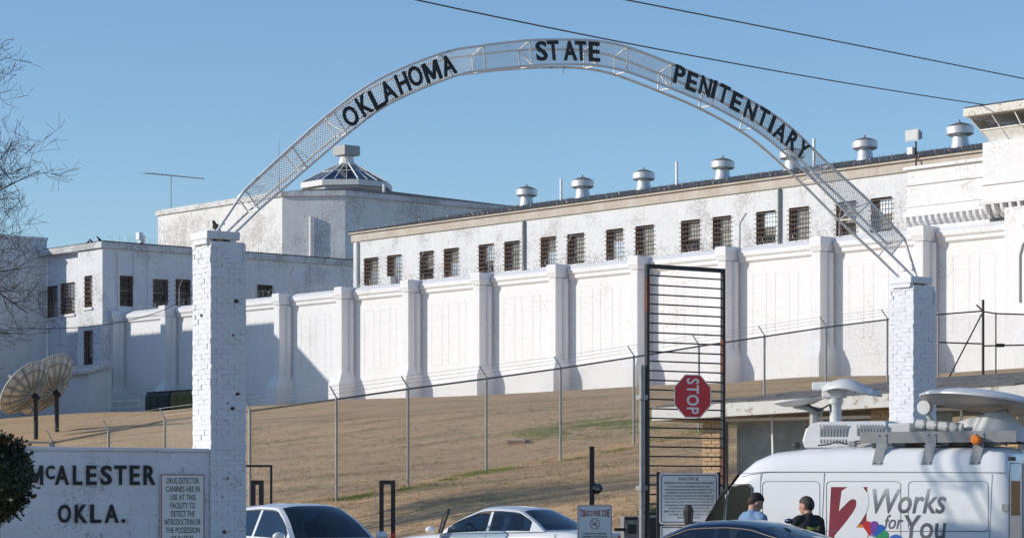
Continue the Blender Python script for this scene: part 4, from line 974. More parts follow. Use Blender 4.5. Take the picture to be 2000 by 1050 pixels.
# ------------------------------------------------------------ booth behind the van
def booth():
    A_, C_ = at(1275, 803, 55), at(2030, 757, 50); dx_ = Vector((C_.x-A_.x, C_.y-A_.y, 0)); L = dx_.length; ang = math.atan2(dx_.y, dx_.x)
    bo = thing('gate_booth', 'low tan brick gate booth with white fascia roof behind the news van', 'building', (A_.x, A_.y, 0), ang)
    z0, z1 = A_.z, C_.z; k = (z1-z0)/L
    def zf(x): return z0 + k*x
    def slab(name, x0, x1, y0, y1, lo, hi, mat, rise=0.0):
        mb = MB(); mb.add([(x0,y0,zf(x0)+lo),(x1,y0,zf(x1)+lo),(x1,y1,zf(x1)+lo+rise),(x0,y1,zf(x0)+lo+rise),(x0,y0,zf(x0)+hi),(x1,y0,zf(x1)+hi),(x1,y1,zf(x1)+hi+rise),(x0,y1,zf(x0)+hi+rise)], [(0,3,2,1),(4,5,6,7),(0,1,5,4),(1,2,6,5),(2,3,7,6),(3,0,4,7)]); return mb.build(name, M[mat], bo)
    slab('fascia', 0, L, -.04, 0, -.20, .08, 'oldwhite'); slab('soffit', .02, L, .003, 5.4, -.20, -.16, 'soffit'); slab('roof_deck', 0, L, .003, 5.5, -.157, .075, 'oldwhite', .0)
    # shingle courses rising to the back
    nr = 9
    for r in range(nr):
        y0, y1 = r*.55 - .05, (r+1)*.55 + .02; zz = .08 + r*.062
        x0 = .1 + r*.42; n = int((L-x0)/.75)
        for i in range(n):
            a, c = x0 + i*.75 + (.3 if r % 2 else 0), x0 + (i+1)*.75 + (.3 if r % 2 else 0) - .012
            if c > L: break
            j = random.uniform(-.008, .012)
            mb = MB(); mb.add([(a,y0,zf(a)+zz+j),(c,y0,zf(c)+zz+j),(c,y1,zf(c)+zz+.07),(a,y1,zf(a)+zz+.07),(a,y0,zf(a)+zz+.03+j),(c,y0,zf(c)+zz+.03+j),(c,y1,zf(c)+zz+.09),(a,y1,zf(a)+zz+.09)], [(0,3,2,1),(4,5,6,7),(0,1,5,4),(1,2,6,5),(2,3,7,6),(3,0,4,7)])
            mb.build('shingle', M['shingle'], bo)
    # brick piers
    bm_ = [rough_brick(50+i).mesh('brick', M['tanbrick']) for i in range(4)]
    def pier(px, Zl, wdt):
        q = hit(px, 860, A_ + Vector((-math.sin(ang), math.cos(ang), 0))*.55, Vector((-math.sin(ang), math.cos(ang), 0)))
        lx = Vector((q.x-A_.x, q.y-A_.y, 0)).dot(dx_/L); top = zf(lx) - .21
        mb = MB(); mb.box(lx-wdt/2+.015, lx+wdt/2-.015, .515, .885, -.2, top); co = mb.build('brick_pier', M['mortar'], bo)
        nc = int((top-.0)/.09)
        for ic in range(nc):
            z = top - (ic+.5)*.09
            if z < 1.0: break
            odd = ic % 2
            segs = [(-wdt/2, 0), (0, wdt/2)] if odd else [(-wdt/2, -wdt/4), (-wdt/4, wdt/4), (wdt/4, wdt/2)]
            for (u, v) in segs: link('brick', random.choice(bm_), co, loc=(lx+(u+v)/2, .525-random.uniform(0,.012), z), scale=(v-u-.014, .05, .077))
            for (u, v) in ([(.5, .7), (.7, .9)] if odd else [(.5, .6), (.6, .8), (.8, .9)]): link('brick', random.choice(bm_), co, loc=(lx-wdt/2+.01-random.uniform(0,.03)*(1 if odd else 0), (u+v)/2, z), rot=(0,0,-math.pi/2), scale=(v-u-.014, .06, .077))
        return lx
    l1 = pier(1392, 54, .42); l2 = pier(1722, 52, .42); l3 = pier(1968, 50, .5)
    # glazed front between piers
    for a, c in ((l1+.24, l2-.24), (l2+.24, l3-.27)):
        n = 3; stp = (c-a)/n
        mb = MB(); mb.box(a, c, .64, .84, -.2, .95); mb.build('dado', M['tanbrick'], bo)
        for i in range(n):
            xa, xb = a + i*stp, a + (i+1)*stp
            mb = MB(); mb.quad((xa+.03,.72,.98),(xb-.03,.72,.98),(xb-.03,.60,zf(xb)-.28),(xa+.03,.60,zf(xa)-.28)); mb.build('window_pane', M['pane'], bo, fix=False)
            mb = MB(); mb.tube((xa,.73,.95),(xa,.6,zf(xa)-.2),.03,n=4); mb.build('mullion', M['white'], bo)
        mb = MB(); mb.box(a, c, .56, .76, zf(a)-.27, zf(a)-.205); mb.build('head_rail', M['white'], bo)
        mb = MB(); mb.quad((a+.1,1.0,1.0),(a+stp*1.5,1.0,1.0),(a+stp*1.5,1.0,zf(a)-.3),(a+.1,1.0,zf(a)-.3)); mb.build('blind', M['curtain'], bo, fix=False)
    mb = MB(); mb.box(l1-.1, l3+1, 4.6, 4.8, -.2, zf(0)-.205); mb.build('rear_wall', M['interior'], bo)
    mb = MB(); mb.box(l1+.1, l3+1, .95, 4.6, -.2, .02); mb.build('floor', M['concrete'], bo)
    mb = MB(); mb.box(l2+.5, l2+.72, .42, .60, zf(l2)-.45, zf(l2)-.21); mb.build('wooden_bracket', M['wood'], bo)
booth()
# ------------------------------------------------------------ chain-link fence on the slope
FH = 2.7
fp = [(102, 73.0), (212, 72.6), (322, 72.0), (405, 70.5), (488, 69.2), (657, 68.7), (797, 70.4), (950, 73.2), (1095, 76.3), (1238, 79.3), (1365, 81.4), (1493, 83.0), (1613, 85.0), (1733, 87.4), (1832, 90.2)]
P = []
for px, Zf in fp:
    x = (px-1000)/F*Zf; P.append(Vector((x, Zf, gz(x, Zf))))
fe = thing('chain_link_fence', 'long chain-link fence with barbed wire arms climbing the lawn', 'fence')
ym = [862, 841, 819, 809, 800, 777, 757, 737, 717, 695, 674, 655, 637, 622, 612]
tops = [at(px, yy, Zf).z for (px, Zf), yy in zip(fp, ym)]
for i, p in enumerate(P):
    top = tops[i]; mb = MB(); mb.tube((p.x,p.y,min(p.z,top-2.2)-.2),(p.x,p.y,top+.03),.038 if i else .07,n=8); po = mb.build('post', M['galv'] if i > 4 else M['galv'], fe, smooth=40)
    mb = MB(); q = P[min(i+1,len(P)-1)] - P[max(i-1,0)]; nn = Vector((-q.y, q.x, 0)).normalized()*.22
    mb.tube((p.x,p.y,top+.02),(p.x-.17+nn.x*.1,p.y+.1,top+.32),.022,n=5); mb.build('barb_arm', M['galv'], po)
for i in range(len(P)-1):
    a, c = P[i], P[i+1]; ta, tc_ = tops[i], tops[i+1]
    mb = MB(); mb.tube((a.x,a.y,ta-.03),(c.x,c.y,tc_-.03),.026,n=6); mb.build('top_rail', M['rail'], fe)
    L = (Vector((c.x,c.y,0))-Vector((a.x,a.y,0))).length; hh = 2.55; s0 = .085
    za = lambda t: (ta-.05)*(1-t) + (tc_-.05)*t
    me_ = MB(); u = -hh
    def pt(u_, w_): t = u_/L; return (a.x+(c.x-a.x)*t, a.y+(c.y-a.y)*t, za(t)-hh+w_)
    while u < L:
        for sg in (0, 1):
            u0, u1, w0, w1 = u, u+hh, 0.0, hh
            if u0 < 0: w0 = -u0; u0 = 0
            if u1 > L: w1 = w0 + (L-u0); u1 = L
            if u1-u0 < .02: continue
            if sg: w0, w1 = hh-w0, hh-w1
            me_.path([pt(u0,w0), pt(u1,w1)], .0026, 3, cap=False)
        u += s0
    me_.build('chain_link_mesh', M['wire'], fe, fix=False, kind='stuff')
    for k_ in (.12, .22, .32):
        mb = MB(); mb.tube((a.x-.17*k_*3,a.y+.1*k_*3,ta+k_),(c.x-.17*k_*3,c.y+.1*k_*3,tc_+k_),.006,n=4); mb.build('barbed_strand', M['wire'], fe)
# gates at the right end
fg = thing('chain_link_gate', 'braced chain-link gate with rusty posts right of the right pillar', 'gate')
Zg = 91.0
def g_(px, py): return at(px, py, Zg)
for px, yt, yb, r_, mt in ((1831,612,790,.04,'rust'),(1920,585,790,.05,'black'),(1945,610,790,.025,'black'),(2010,612,790,.05,'black')):
    mb = MB(); mb.tube(g_(px,yt), g_(px,yb), r_, n=8); mb.build('post', M[mt], fg)
for a, c, nm_ in (((1831,614),(1920,607),'top_rail'),((1831,668),(1920,671),'mid_rail'),((1945,612),(2010,614),'top_rail'),((1920,608),(1945,612),'top_rail'),((1920,675),(2010,673),'mid_rail'),((1848,747),(1918,612),'brace'),((1945,738),(2010,738),'bottom_rail')):
    mb = MB(); mb.tube(g_(*a), g_(*c), .026, n=6); mb.build(nm_, M['black'], fg)
mb = MB(); q = g_(1953,674); mb.box(q.x-.15,q.x+.15,q.y-.1,q.y+.05,q.z-.06,q.z+.06); mb.build('latch', M['black'], fg)
mb = MB(); mb.tube(g_(1920,607)+Vector((0,0,0)), g_(1907,595), .03, n=5); mb.build('barb_arm', M['black'], fg)
me_ = MB(); a, c = g_(1831,614), g_(2010,614); hh = 3.0; L = c.x-a.x; u = -hh
while u < L:
    for sg in (0, 1):
        u0, u1, w0, w1 = u, u+hh, 0.0, hh
        if u0 < 0: w0 = -u0; u0 = 0
        if u1 > L: w1 = w0+(L-u0); u1 = L
        if u1-u0 < .02: continue
        if sg: w0, w1 = hh-w0, hh-w1
        me_.path([(a.x+u0,a.y,a.z-hh+w0),(a.x+u1,a.y,a.z-hh+w1)], .003, 3, cap=False)
    u += .09
me_.build('chain_link_mesh', M['wire'], fg, fix=False, kind='stuff')
# pipe stub rail left of the corner post
pr = thing('pipe_rail', 'pale galvanised pipe rail beside the fence corner post on the left', 'railing')
a, c = at(35, 862, 71.5), at(97, 864, 71.5)
mb = MB(); mb.path([a, c, (c.x,c.y,c.z-1.2)], .045, 8); mb.build('rail', M['galv'], pr); mb = MB(); mb.tube(a, (a.x,a.y,a.z-1.2), .045, n=8); mb.build('post', M['galv'], pr)
# drain cover and stones on the lawn
def lawn_hit(px, py):
    d_ = ray(px, py); t = 45.0
    while t < 400:
        p = Vector((0,0,EYE)) + d_*t
        if p.z <= gz(p.x, p.y): return p
        t += .15
    return p
q = lawn_hit(1012, 867); bk = thing('brick_drain', 'low dark brick drain box sitting in the dry lawn', 'drain', (q.x, q.y, gz(q.x,q.y)), R(-20))
mb = MB(); mb.box(-.3,.3,-.2,.2,-.1,.10); mb.build('brick_box', M['jamb'], bk); mb = MB(); mb.box(-.33,.33,-.23,.23,.103,.14); mb.build('lid', M['concrete'], bk)

# ------------------------------------------------------------ satellite dishes
def dish(label, px, pyhub, Z, D, aim, depth, pyb):
    h = at(px, pyhub, Z); g0 = gz(h.x, h.y)
    t = thing('satellite_dish', label, 'satellite dish', (h.x, h.y, g0), 0, 'large dishes on the left lawn'); hz = h.z - g0
    mb = MB(); mb.tube((0,0,-.2),(0,0,hz-.05),.11,n=10); mb.build('mast', M['black'], t, smooth=40)
    ax = Vector(aim).normalized(); Q = ax.to_track_quat('Z','Y').to_matrix(); hub = Vector((0,0,hz)); Rr = D/2; n = 16
    c0 = hub + ax*.28
    for k in range(n):     # petals
        mb = MB(); a0, a1 = 2*math.pi*k/n, 2*math.pi*(k+1)/n - .015; m = 6; vs = []; fs = []
        for i in range(m+1):
            r_ = Rr*(.06 + .94*i/m); z_ = depth*(i/m)**2
            for j in range(3):
                a = a0 + (a1-a0)*j/2; vs.append(c0 + Q @ Vector((r_*math.cos(a), r_*math.sin(a), z_)))
        for i in range(m):
            for j in range(2): fs.append((i*3+j, i*3+j+1, (i+1)*3+j+1, (i+1)*3+j))
        mb.add(vs, fs); pt_ = mb.build('petal', M['dish'], t, smooth=True, fix=False); sd = pt_.modifiers.new('thick','SOLIDIFY'); sd.thickness = .025
        rb_ = MB(); rb_.path([c0 + Q @ Vector((Rr*f*math.cos(a0), Rr*f*math.sin(a0), depth*f*f - .06 - .05*(1-f))) for f in (.06,.35,.65,1.0)], [.06,.05,.04,.03], 4); rb_.build('rib', M['dishdark'], t)
    for f in (.45, .78):
        mb = MB(); mb.path([c0 + Q @ Vector((Rr*f*math.cos(R(k*15)), Rr*f*math.sin(R(k*15)), depth*f*f-.07)) for k in range(24)], .025, 4, closed=True); mb.build('hoop', M['dishdark'], t)
    mb = MB(); mb.path([c0 + Q @ Vector((Rr*math.cos(R(k*10)), Rr*math.sin(R(k*10)), depth)) for k in range(36)], .035, 5, closed=True); mb.build('rim', M['dish'], t)
    mb = MB(); mb.lathe([(0,-.18),(.12,-.18),(.16,0),(.14,.3),(0,.32)], 14, hub, ax); mb.build('mount_hub', M['black'], t)
    mb = MB(); mb.tube((0,0,hz-.9), hub + Q @ Vector((.0,-.5,.05)), .05, n=6); mb.build('actuator', M['greymetal'], t)
    f_ = c0 + ax*(depth+.9)
    mb = MB(); mb.lathe([(0,-.12),(.12,-.12),(.12,.12),(0,.12)], 10, f_, ax); mb.build('feed_horn', M['greymetal'], t)
    for k in range(3):
        mb = MB(); mb.tube(f_, c0 + Q @ Vector((Rr*.98*math.cos(R(30+120*k)), Rr*.98*math.sin(R(30+120*k)), depth)), .02, n=5); mb.build('feed_strut', M['greymetal'], t)
dish('nearer ribbed satellite dish on the left lawn, tilted up to the left', 70, 775, 122, 3.0, (-.74,.34,.58), .55, 845)
dish('farther ribbed satellite dish on the left lawn, behind the nearer one', 111, 768, 128, 3.6, (-.74,.36,.57), .60, 833)

# ------------------------------------------------------------ wires, birds, bare tree, topiary
def wire(label, pts, r_):
    P_ = [at(*p) for p in pts]; mb = MB(); n = 40; out = []
    a, b_, c = P_
    for i in range(n+1):
        t = i/n; out.append(a*(2*(t-.5)*(t-1)) + b_*(4*t*(1-t)) + c*(2*t*(t-.5)))
    mb.path(out, r_, 5); o = mb.build('power_line', M['black'], smooth=True); return tag(o, label, 'cable')
wire('lower black cable crossing the sky to the guard tower roof', [(640,-38,95), (1390,116,118), (1932,206,144)], .032)
wire('upper black cable slanting across the top right sky', [(1025,-38,90), (1590,72,110), (2160,186,132)], .030)
wire('thin service cable strung low in front of the shaded administration block', [(20,640,190), (240,628,196), (378,572,203)], .03)

def bird(label, pos, s_, rot):
    t = thing('bird', label, 'bird', pos, rot, 'dark birds perched on the masonry')
    mb = MB(); rings = []
    for (x, z, r_, ry) in ((-.34,.02,.012,.03),(-.22,.06,.035,.05),(-.08,.12,.085,.075),(.05,.20,.10,.085),(.13,.28,.075,.065),(.17,.34,.060,.055),(.21,.36,.05,.05),(.245,.36,.022,.022),(.31,.345,.004,.004)):
        rings.append([(x*s_ + .0, ry*s_*math.cos(a), z*s_ + r_*s_*math.sin(a)) for a in [2*math.pi*k/10 for k in range(10)]])
    mb.loft(rings); mb.build('body', M['feather'], t, smooth=True)
    for sd in (-1, 1):
        w_ = MB(); w_.loft([[(.10*s_,sd*.085*s_,.25*s_),(.06*s_,sd*.095*s_,.12*s_),(-.02*s_,sd*.09*s_,.10*s_)],[(-.10*s_,sd*.085*s_,.14*s_),(-.12*s_,sd*.085*s_,.08*s_),(-.15*s_,sd*.08*s_,.07*s_)],[(-.33*s_,sd*.03*s_,.03*s_),(-.34*s_,sd*.03*s_,.01*s_),(-.35*s_,sd*.03*s_,.0)]]); w_.build('wing', M['feather'], t, smooth=True)
        l_ = MB(); l_.path([(.02*s_,sd*.035*s_,.12*s_),(.03*s_,sd*.035*s_,.0),(.07*s_,sd*.035*s_,.0)], .008*s_, 4); l_.build('leg', M['darkplastic'], t)
q = GA.on_y(422, 457, -.05); w = GA.wor(q.x, -.05, 5.755); bird('black crow perched on the cap of the left brick pillar', (w.x, w.y, w.z), .48, R(120))
for i, (px, s_) in enumerate(((172,.9),(179,1.0),(195,1.2))):
    q = PR.on_y(px, 470, -1.9); w = PR.wor(q.x, -1.9, AT+.0); bird(('leftmost small bird on the administration roof edge','middle small bird on the administration roof edge','rightmost small bird on the administration roof edge')[i], (w.x, w.y, w.z), s_, R(60+80*i))

def bare_tree(name, label, base, H, seed, lean=(0,0), spread=.62):
    rs = random.Random(seed); t = thing(name, label, 'tree', base)
    tr = MB(); tw = MB()
    def branch(p, d_, L, r_, lvl):
        n = 5 if lvl < 2 else 4; pts = [p]; rad = [r_]; dd = d_.copy()
        for i in range(n):
            dd = (dd + Vector((rs.gauss(0,.10), rs.gauss(0,.10), rs.gauss(.03,.08)))).normalized(); p = p + dd*(L/n); pts.append(p); rad.append(max(r_*(1-.62*(i+1)/n), .0045))
        (tr if lvl == 0 else tw).path(pts, rad, 9 if lvl == 0 else (5 if lvl < 3 else 3))
        if lvl >= 5: return
        k = (10, 7, 6, 6, 5)[lvl]
        for j in range(k):
            f = rs.uniform(.28 if lvl == 0 else .18, 1.0); i = min(int(f*n), n-1); q = pts[i].lerp(pts[i+1], f*n-i)
            ax_ = Vector((rs.gauss(0,1), rs.gauss(0,1), rs.gauss(0,.6))).normalized(); nd = (dd*(1-spread) + ax_*spread + Vector((0,0,.14))).normalized()
            branch(q, nd, L*rs.uniform(.48,.74)*(1 - .25*f), rad[i]*rs.uniform(.5,.68), lvl+1)
    branch(Vector((0,0,-.2)), Vector((lean[0],lean[1],1)).normalized(), H*.62, .20, 0)
    tr.build('trunk', M['bark'], t, smooth=True); c = tw.build('crown', M['bark'], t, fix=False)
    return t
xt, yt = -16.35, 62.0
bare_tree('bare_tree', 'leafless winter tree reaching in from the left edge of the photo', (xt, yt, gz(xt, yt)), 14.0, 24, (.05,.0))

tp = at(-4, 930, 33.0); tb = thing('topiary_bush', 'dark round topiary bush with red young leaves in front of the sign wall', 'bush', (tp.x, tp.y, 0))
mb = MB(); mb.tube((0,0,-.05),(0,0,tp.z),.035,.025,n=7); mb.build('stem', M['bark'], tb)
mb = MB(); leaf_cloud(mb, (0,0,tp.z-.02), (.43,.43,.57), 9500, .05, 2, shell=.70); mb.ball((0,0,tp.z-.02), .35, .35, .46, 16, 10); rs = random.Random(8); sp_m = MB()
for i in range(170):
    v = Vector((rs.gauss(0,1), rs.gauss(0,1), rs.gauss(.25,1))).normalized(); p0 = Vector((v.x*.40, v.y*.40, tp.z-.02+v.z*.52)); ln = rs.uniform(.06,.17); p1_ = p0 + (v + Vector((rs.gauss(0,.35),rs.gauss(0,.35),rs.gauss(.15,.3)))).normalized()*ln
    sp_m.path([p0, p1_], .004, 3, cap=False)
    for j in range(5): leaf_cloud(mb, p0.lerp(p1_, .3+.15*j), (.018,.018,.018), 2, .055, i*7+j, shell=.3)
mb.build('foliage', M['leaf'], tb, fix=False); sp_m.build('twigs', M['bark'], tb, fix=False)
mb = MB(); rs = random.Random(3)
for i in range(60):
    a = rs.uniform(0,6.28); r_ = .30*math.sqrt(rs.random()); leaf_cloud(mb, (r_*math.cos(a), r_*math.sin(a), tp.z+.50*math.sqrt(1-(r_/.42)**2)+rs.uniform(-.02,.06)), (.02,.02,.03), 3, .05, i, shell=.2)
mb.build('red_shoots', M['redleaf'], tb, fix=False)

# green tufts left along the fence foot and one greener patch up the slope
bx_, by_ = [], []
for i in range(5, 12):
    a, c = P[i], P[i+1]; n = 2600
    n = 5200; t_ = rng.random(n); off = rng.normal(.15, .32, n); bx_.append(a.x+(c.x-a.x)*t_ + off*.75); by_.append(a.y+(c.y-a.y)*t_ - off*.6)
q = lawn_hit(1165, 832); n = 60000; bx_.append(q.x + rng.normal(0, 1.5, n)); by_.append(q.y + rng.normal(0, 2.4, n))
X = np.concatenate(bx_); Y = np.concatenate(by_)
kp = np.array([mnoise.noise(Vector((x*.55, y*.55, 0))) + .6*mnoise.noise(Vector((x*1.9, y*1.9, 5))) for x, y in zip(X, Y)]) + rng.normal(0,.12,len(X)) > .02; X, Y = X[kp], Y[kp]; N = len(X); Z = ground_z(X, Y); h = rng.uniform(.015,.05,N); an_ = rng.uniform(0,6.28,N); w = rng.uniform(.006,.012,N)
V = np.stack([np.stack([X-w*np.cos(an_),Y-w*np.sin(an_),Z-.01],-1), np.stack([X+w*np.cos(an_),Y+w*np.sin(an_),Z-.01],-1), np.stack([X+rng.normal(0,.03,N),Y+rng.normal(0,.03,N),Z+h],-1)],1).reshape(-1,3)
g = link('green_grass', np_mesh('green_grass', V, np.arange(N*3).reshape(-1,3), plain('green_blades', (.27,.30,.08), .85, var=.45, scale=4), False), kind='stuff'); tag(g, 'green tufts of grass along the foot of the chain-link fence', 'grass')
# ------------------------------------------------------------ cars
M['darkglass'] = plain('dark_vehicle_glass', (.010,.014,.016), .12, var=.1)
def wheel(t, x, y, r_, side):
    mb = MB(); o = (x, y, r_); ax = (0, side, 0)
    mb.lathe([(r_*.62,-.09),(r_*.9,-.105),(r_,-.07),(r_,.07),(r_*.9,.105),(r_*.62,.09)], 28, o, ax); wo_ = mb.build('wheel', M['rubber'], t, smooth=40)
    mb = MB(); mb.lathe([(0,.02),(r_*.12,.05),(r_*.2,.03),(r_*.5,.06),(r_*.6,.088),(r_*.64,.092),(r_*.64,-.08),(0,-.08)], 24, o, ax); mb.build('rim', M['rim'], wo_, smooth=40)
def car(name, label, pos, H, paint, L=5.2, W_=1.86, Hh=1.48, belt=.93, fwd=.20, rake=(.03,-.20,-.37), group=None, open_door=False, glass='carglass', dark_trim=False, mirror=True, bh=.05):
    t = thing(name, label, 'car', (pos[0], pos[1], gz(pos[0], pos[1])), math.atan2(H[1], H[0]), group)
    hw = W_/2; rings = []
    for (fx, zt_, zb, wf) in ((.50,.60,.34,.78),(.49,.69,.26,.88),(.455,.75,.22,.95),(.36,.82,.21,.99),(fwd+.02,belt-.03,.2,1),(.08,belt,.2,1),(-.12,belt+.01,.2,1),(-.27,belt+.03,.2,1),(-.36,belt+bh,.21,.985),(-.455,belt+bh-.02,.24,.945),(-.488,belt-.05,.30,.89),(-.5,.74,.36,.82)):
        w = hw*wf; hgt = zt_-zb
        half = [(w*.80,zb),(w*.95,zb+.10*hgt),(w*.99,zb+.28*hgt),(w*1.0,zb+.55*hgt),(w*.985,zb+.80*hgt),(w*.945,zb+.95*hgt),(w*.86,zt_),(w*.45,zt_+.018)]
        rings.append([(fx*L, y, z) for y, z in half] + [(fx*L, 0, zt_+.025)] + [(fx*L, -y, z) for y, z in reversed(half)])
    mb = MB(); mb.loft(rings); body = mb.build('body', paint, t, smooth=50)
    sd = body.modifiers.new('sub','SUBSURF'); sd.levels = 1; sd.render_levels = 2
    ctrl = [(fwd*L, belt-.02), ((fwd*.52+rake[0]*.48)*L, belt+(Hh-belt)*.55), (rake[0]*L, Hh-.045), (-.05*L, Hh), (-.12*L, Hh-.01), (rake[1]*L, Hh-.07), ((rake[1]*.48+rake[2]*.52)*L, belt+bh+(Hh-belt-bh)*.48), (rake[2]*L, belt+bh-.01)]
    C2 = catmull([(x,0,z) for x, z in ctrl], 6); n = len(C2); nt_ = 14
    def wy(z): f = min(max((z-belt)/(Hh-belt),0),1); return hw*(.90 - .25*f**1.15)
    def tp(i, tt):
        p = C2[i]; c_ = i/6.0; bow = 0
        if c_ < 2.4: bow = -.13*(1-max(0,(c_-1.6))/.8 if c_ > 1.6 else 1)
        if c_ > 4.6: bow = .10*(1-max(0,(5.4-c_))/.8 if c_ < 5.4 else 1)
        f = min(max((p.z-belt)/(Hh-belt),0),1)
        return (p.x + bow*tt*tt, wy(p.z)*tt, p.z - .055*f*tt**4 - .012*f*tt*tt)
    bk = {k: MB() for k in ('roof','windshield','rear_window','pl','pr')}
    tv_ = [-1,-.93,-.9,-.7,-.5,-.3,-.1,.1,.3,.5,.7,.9,.93,1]
    for i in range(n-1):
        for j in range(len(tv_)-1):
            c_ = (i+.5)/6; edge = abs((tv_[j]+tv_[j+1])/2) > .9
            if c_ < 2.0 and not edge and i > 0: k = 'windshield'
            elif c_ > 5.0 and not edge and i < n-2: k = 'rear_window'
            else: k = 'roof'
            bk[k].quad(tp(i,tv_[j]), tp(i+1,tv_[j]), tp(i+1,tv_[j+1]), tp(i,tv_[j+1]))
    rows = [0,.07,.35,.62,.90,1.0]
    xB0, xB1, xC = -.045*L, -.065*L, (rake[1]*.62+rake[2]*.38)*L
    fr_l, fr_r, rr_l, rr_r = MB(), MB(), MB(), MB()
    def beltz(x): return belt - .02 + (bh+.0)*min(max((.1*L - x)/(.4*L),0),1)
    for s_ in (1, -1):
        for i in range(n-1):
            for r in range(5):
                def sp_(k, f):
                    e = tp(k, s_); b0 = (e[0], s_*hw*.905, min(beltz(e[0]), e[2])); return tuple(b0[q]+(e[q]-b0[q])*f for q in range(3))
                q4 = (sp_(i,rows[r]), sp_(i+1,rows[r]), sp_(i+1,rows[r+1]), sp_(i,rows[r+1])); xm = (q4[0][0]+q4[1][0])/2
                glassy_ = 1 <= r <= 3 and i >= 3 and xm > xC and i < n-5
                if not glassy_ or xB1 < xm < xB0: bk['roof'].quad(*q4)
                elif xm >= xB0: (fr_l if s_ > 0 else fr_r).quad(*q4)
                else: (rr_l if s_ > 0 else rr_r).quad(*q4)
    ro_ = bk['roof'].build('roof', paint, t, smooth=45); 
    bk['windshield'].build('windshield', M[glass], t, smooth=True); bk['rear_window'].build('rear_window', M[glass], t, smooth=True)
    if not open_door: fr_l.build('side_window', M[glass], t, smooth=True)
    for w_ in (fr_r, rr_l, rr_r): w_.build('side_window', M[glass], t, smooth=True)
    for s_ in (1,-1):   # window trim
        pts = [];
        for i in range(4, n-5):
            e = tp(i, s_); 
            if e[0] > xC: pts.append(tuple(a_*.92 + b_*.08 for a_, b_ in zip(e, (e[0], s_*hw*.905, beltz(e[0])))))
        mb = MB(); mb.path([(p[0], p[1]+s_*.004, p[2]) for p in pts], .008, 4); mb.build('window_trim', M['black'] if not dark_trim else M['chrome'], t)
        for x0 in (fwd*L*.92, (xB0+xB1)/2, xC-.12*L):
            mb = MB(); mb.path([(x0, s_*hw*.947, beltz(x0)-.04),(x0, s_*hw*1.004, beltz(x0)-.25),(x0-.01, s_*hw*1.003, .45),(x0, s_*hw*.985, .30)], .006, 4); mb.build('door_gap', M['seam'], t)
        for x0 in (xB0+.12*L*.2, xC+.0):
            mb = MB(); mb.box(x0-.05,x0+.13,s_*hw-.012 if s_ > 0 else s_*hw-.028,s_*hw+.028 if s_ > 0 else s_*hw+.012,belt-.17,belt-.135); mb.build('door_handle', paint, t)
        if mirror and not (open_door and s_ > 0):
            mb = MB(); mb.ball((fwd*L*.80, s_*(hw+.09), belt+.05), .07, .12, .075, 10, 6); mb.build('wing_mirror', paint, t, smooth=True)
        mb = MB(); mb.ball((.475*L, s_*hw*.70, .66), .10, .20, .075, 10, 6); mb.build('headlight', M['headl'], t, smooth=True)
        mb = MB(); mb.box(-.5*L-.005,-.47*L,s_*hw*.62-.14,s_*hw*.62+.14,.72,.88); mb.build('tail_light', M['taill'], t)
        for fx in (.325, -.30): wheel(t, fx*L, s_*(hw-.12), .325, s_)
    mb = MB(); mb.box(.497*L,.508*L,-.45,.45,.42,.6); mb.build('grille', M['darkplastic'], t)
    mb = MB(); mb.box(-.2*L,.18*L,-hw*.82,hw*.82,.35,.5); mb.box(fwd*L*.5,fwd*L*.86,-hw*.78,hw*.78,.6,belt-.04); mb.build('dashboard', M['interior'], t)
    for s_ in (1,-1):
        mb = MB(); mb.prism([(.0,.5),(.42,.5),(.40,.66),(.08,.64),(-.13,1.14),(-.17,1.30),(-.24,1.30),(-.24,1.1)], s_*.38-.22, s_*.38+.22, 'y'); bevel(mb.build('front_seat', M['seat'], t), .04)
    mb = MB(); mb.prism([(-.22*L,.5),(-.12*L,.5),(-.12*L,.68),(-.2*L,.68),(-.235*L,1.1),(-.27*L,1.1)], -.6, .6, 'y'); bevel(mb.build('rear_seat', M['seat'], t), .04)
    mb = MB(); cst = Vector((fwd*L*.42, .38, belt+.02)); axs = Vector((-.85,0,.5)).normalized(); Q = axs.to_track_quat('Z','Y').to_matrix()
    mb.path([cst + Q @ Vector((.18*math.cos(R(20*k)), .18*math.sin(R(20*k)), 0)) for k in range(18)], .014, 5, closed=True); mb.tube(cst, cst - axs*.2, .025, n=6); mb.tube(cst + Q @ Vector((.17,0,0)), cst - Q @ Vector((.17,0,0)), .015, n=5); mb.build('steering_wheel', M['darkplastic'], t)
    if open_door:
        hx_ = fwd*L*.90; dl = hx_ - xB0
        d = bpy.data.objects.new('open_door', None); COL.objects.link(d); d.parent = t; d.location = (hx_, hw*.985, 0); d.rotation_euler = (0,0,R(-52))
        mb = MB(); mb.prism([(0,.32),(-dl,.30),(-dl,belt),(0,belt-.03)], -.07, .0, 'y'); bevel(mb.build('door_panel', paint, d), .03)
        mb = MB(); mb.path([(-.02,-.06,belt-.03),(-dl*.30,-.14,Hh-.22),(-dl*.52,-.20,Hh-.10),(-dl*.85,-.22,Hh-.07),(-dl*.97,-.2,Hh-.12),(-dl*.99,-.06,belt)], .026, 6); mb.build('window_frame', M['black'], d)
        mb = MB(); mb.add([(-.06,-.055,belt),(-dl*.30,-.13,Hh-.23),(-dl*.52,-.19,Hh-.12),(-dl*.85,-.21,Hh-.09),(-dl*.96,-.19,Hh-.14),(-dl*.98,-.055,belt)], [(0,1,2,3,4,5)]); mb.build('door_glass', M['clearglass'], d, fix=False)
        mb = MB(); mb.ball((-.14,.12,belt+.06), .07, .11, .075, 10, 6); mb.build('wing_mirror', paint, d, smooth=True)
    return t
c1 = at(592, 975, 44.6)
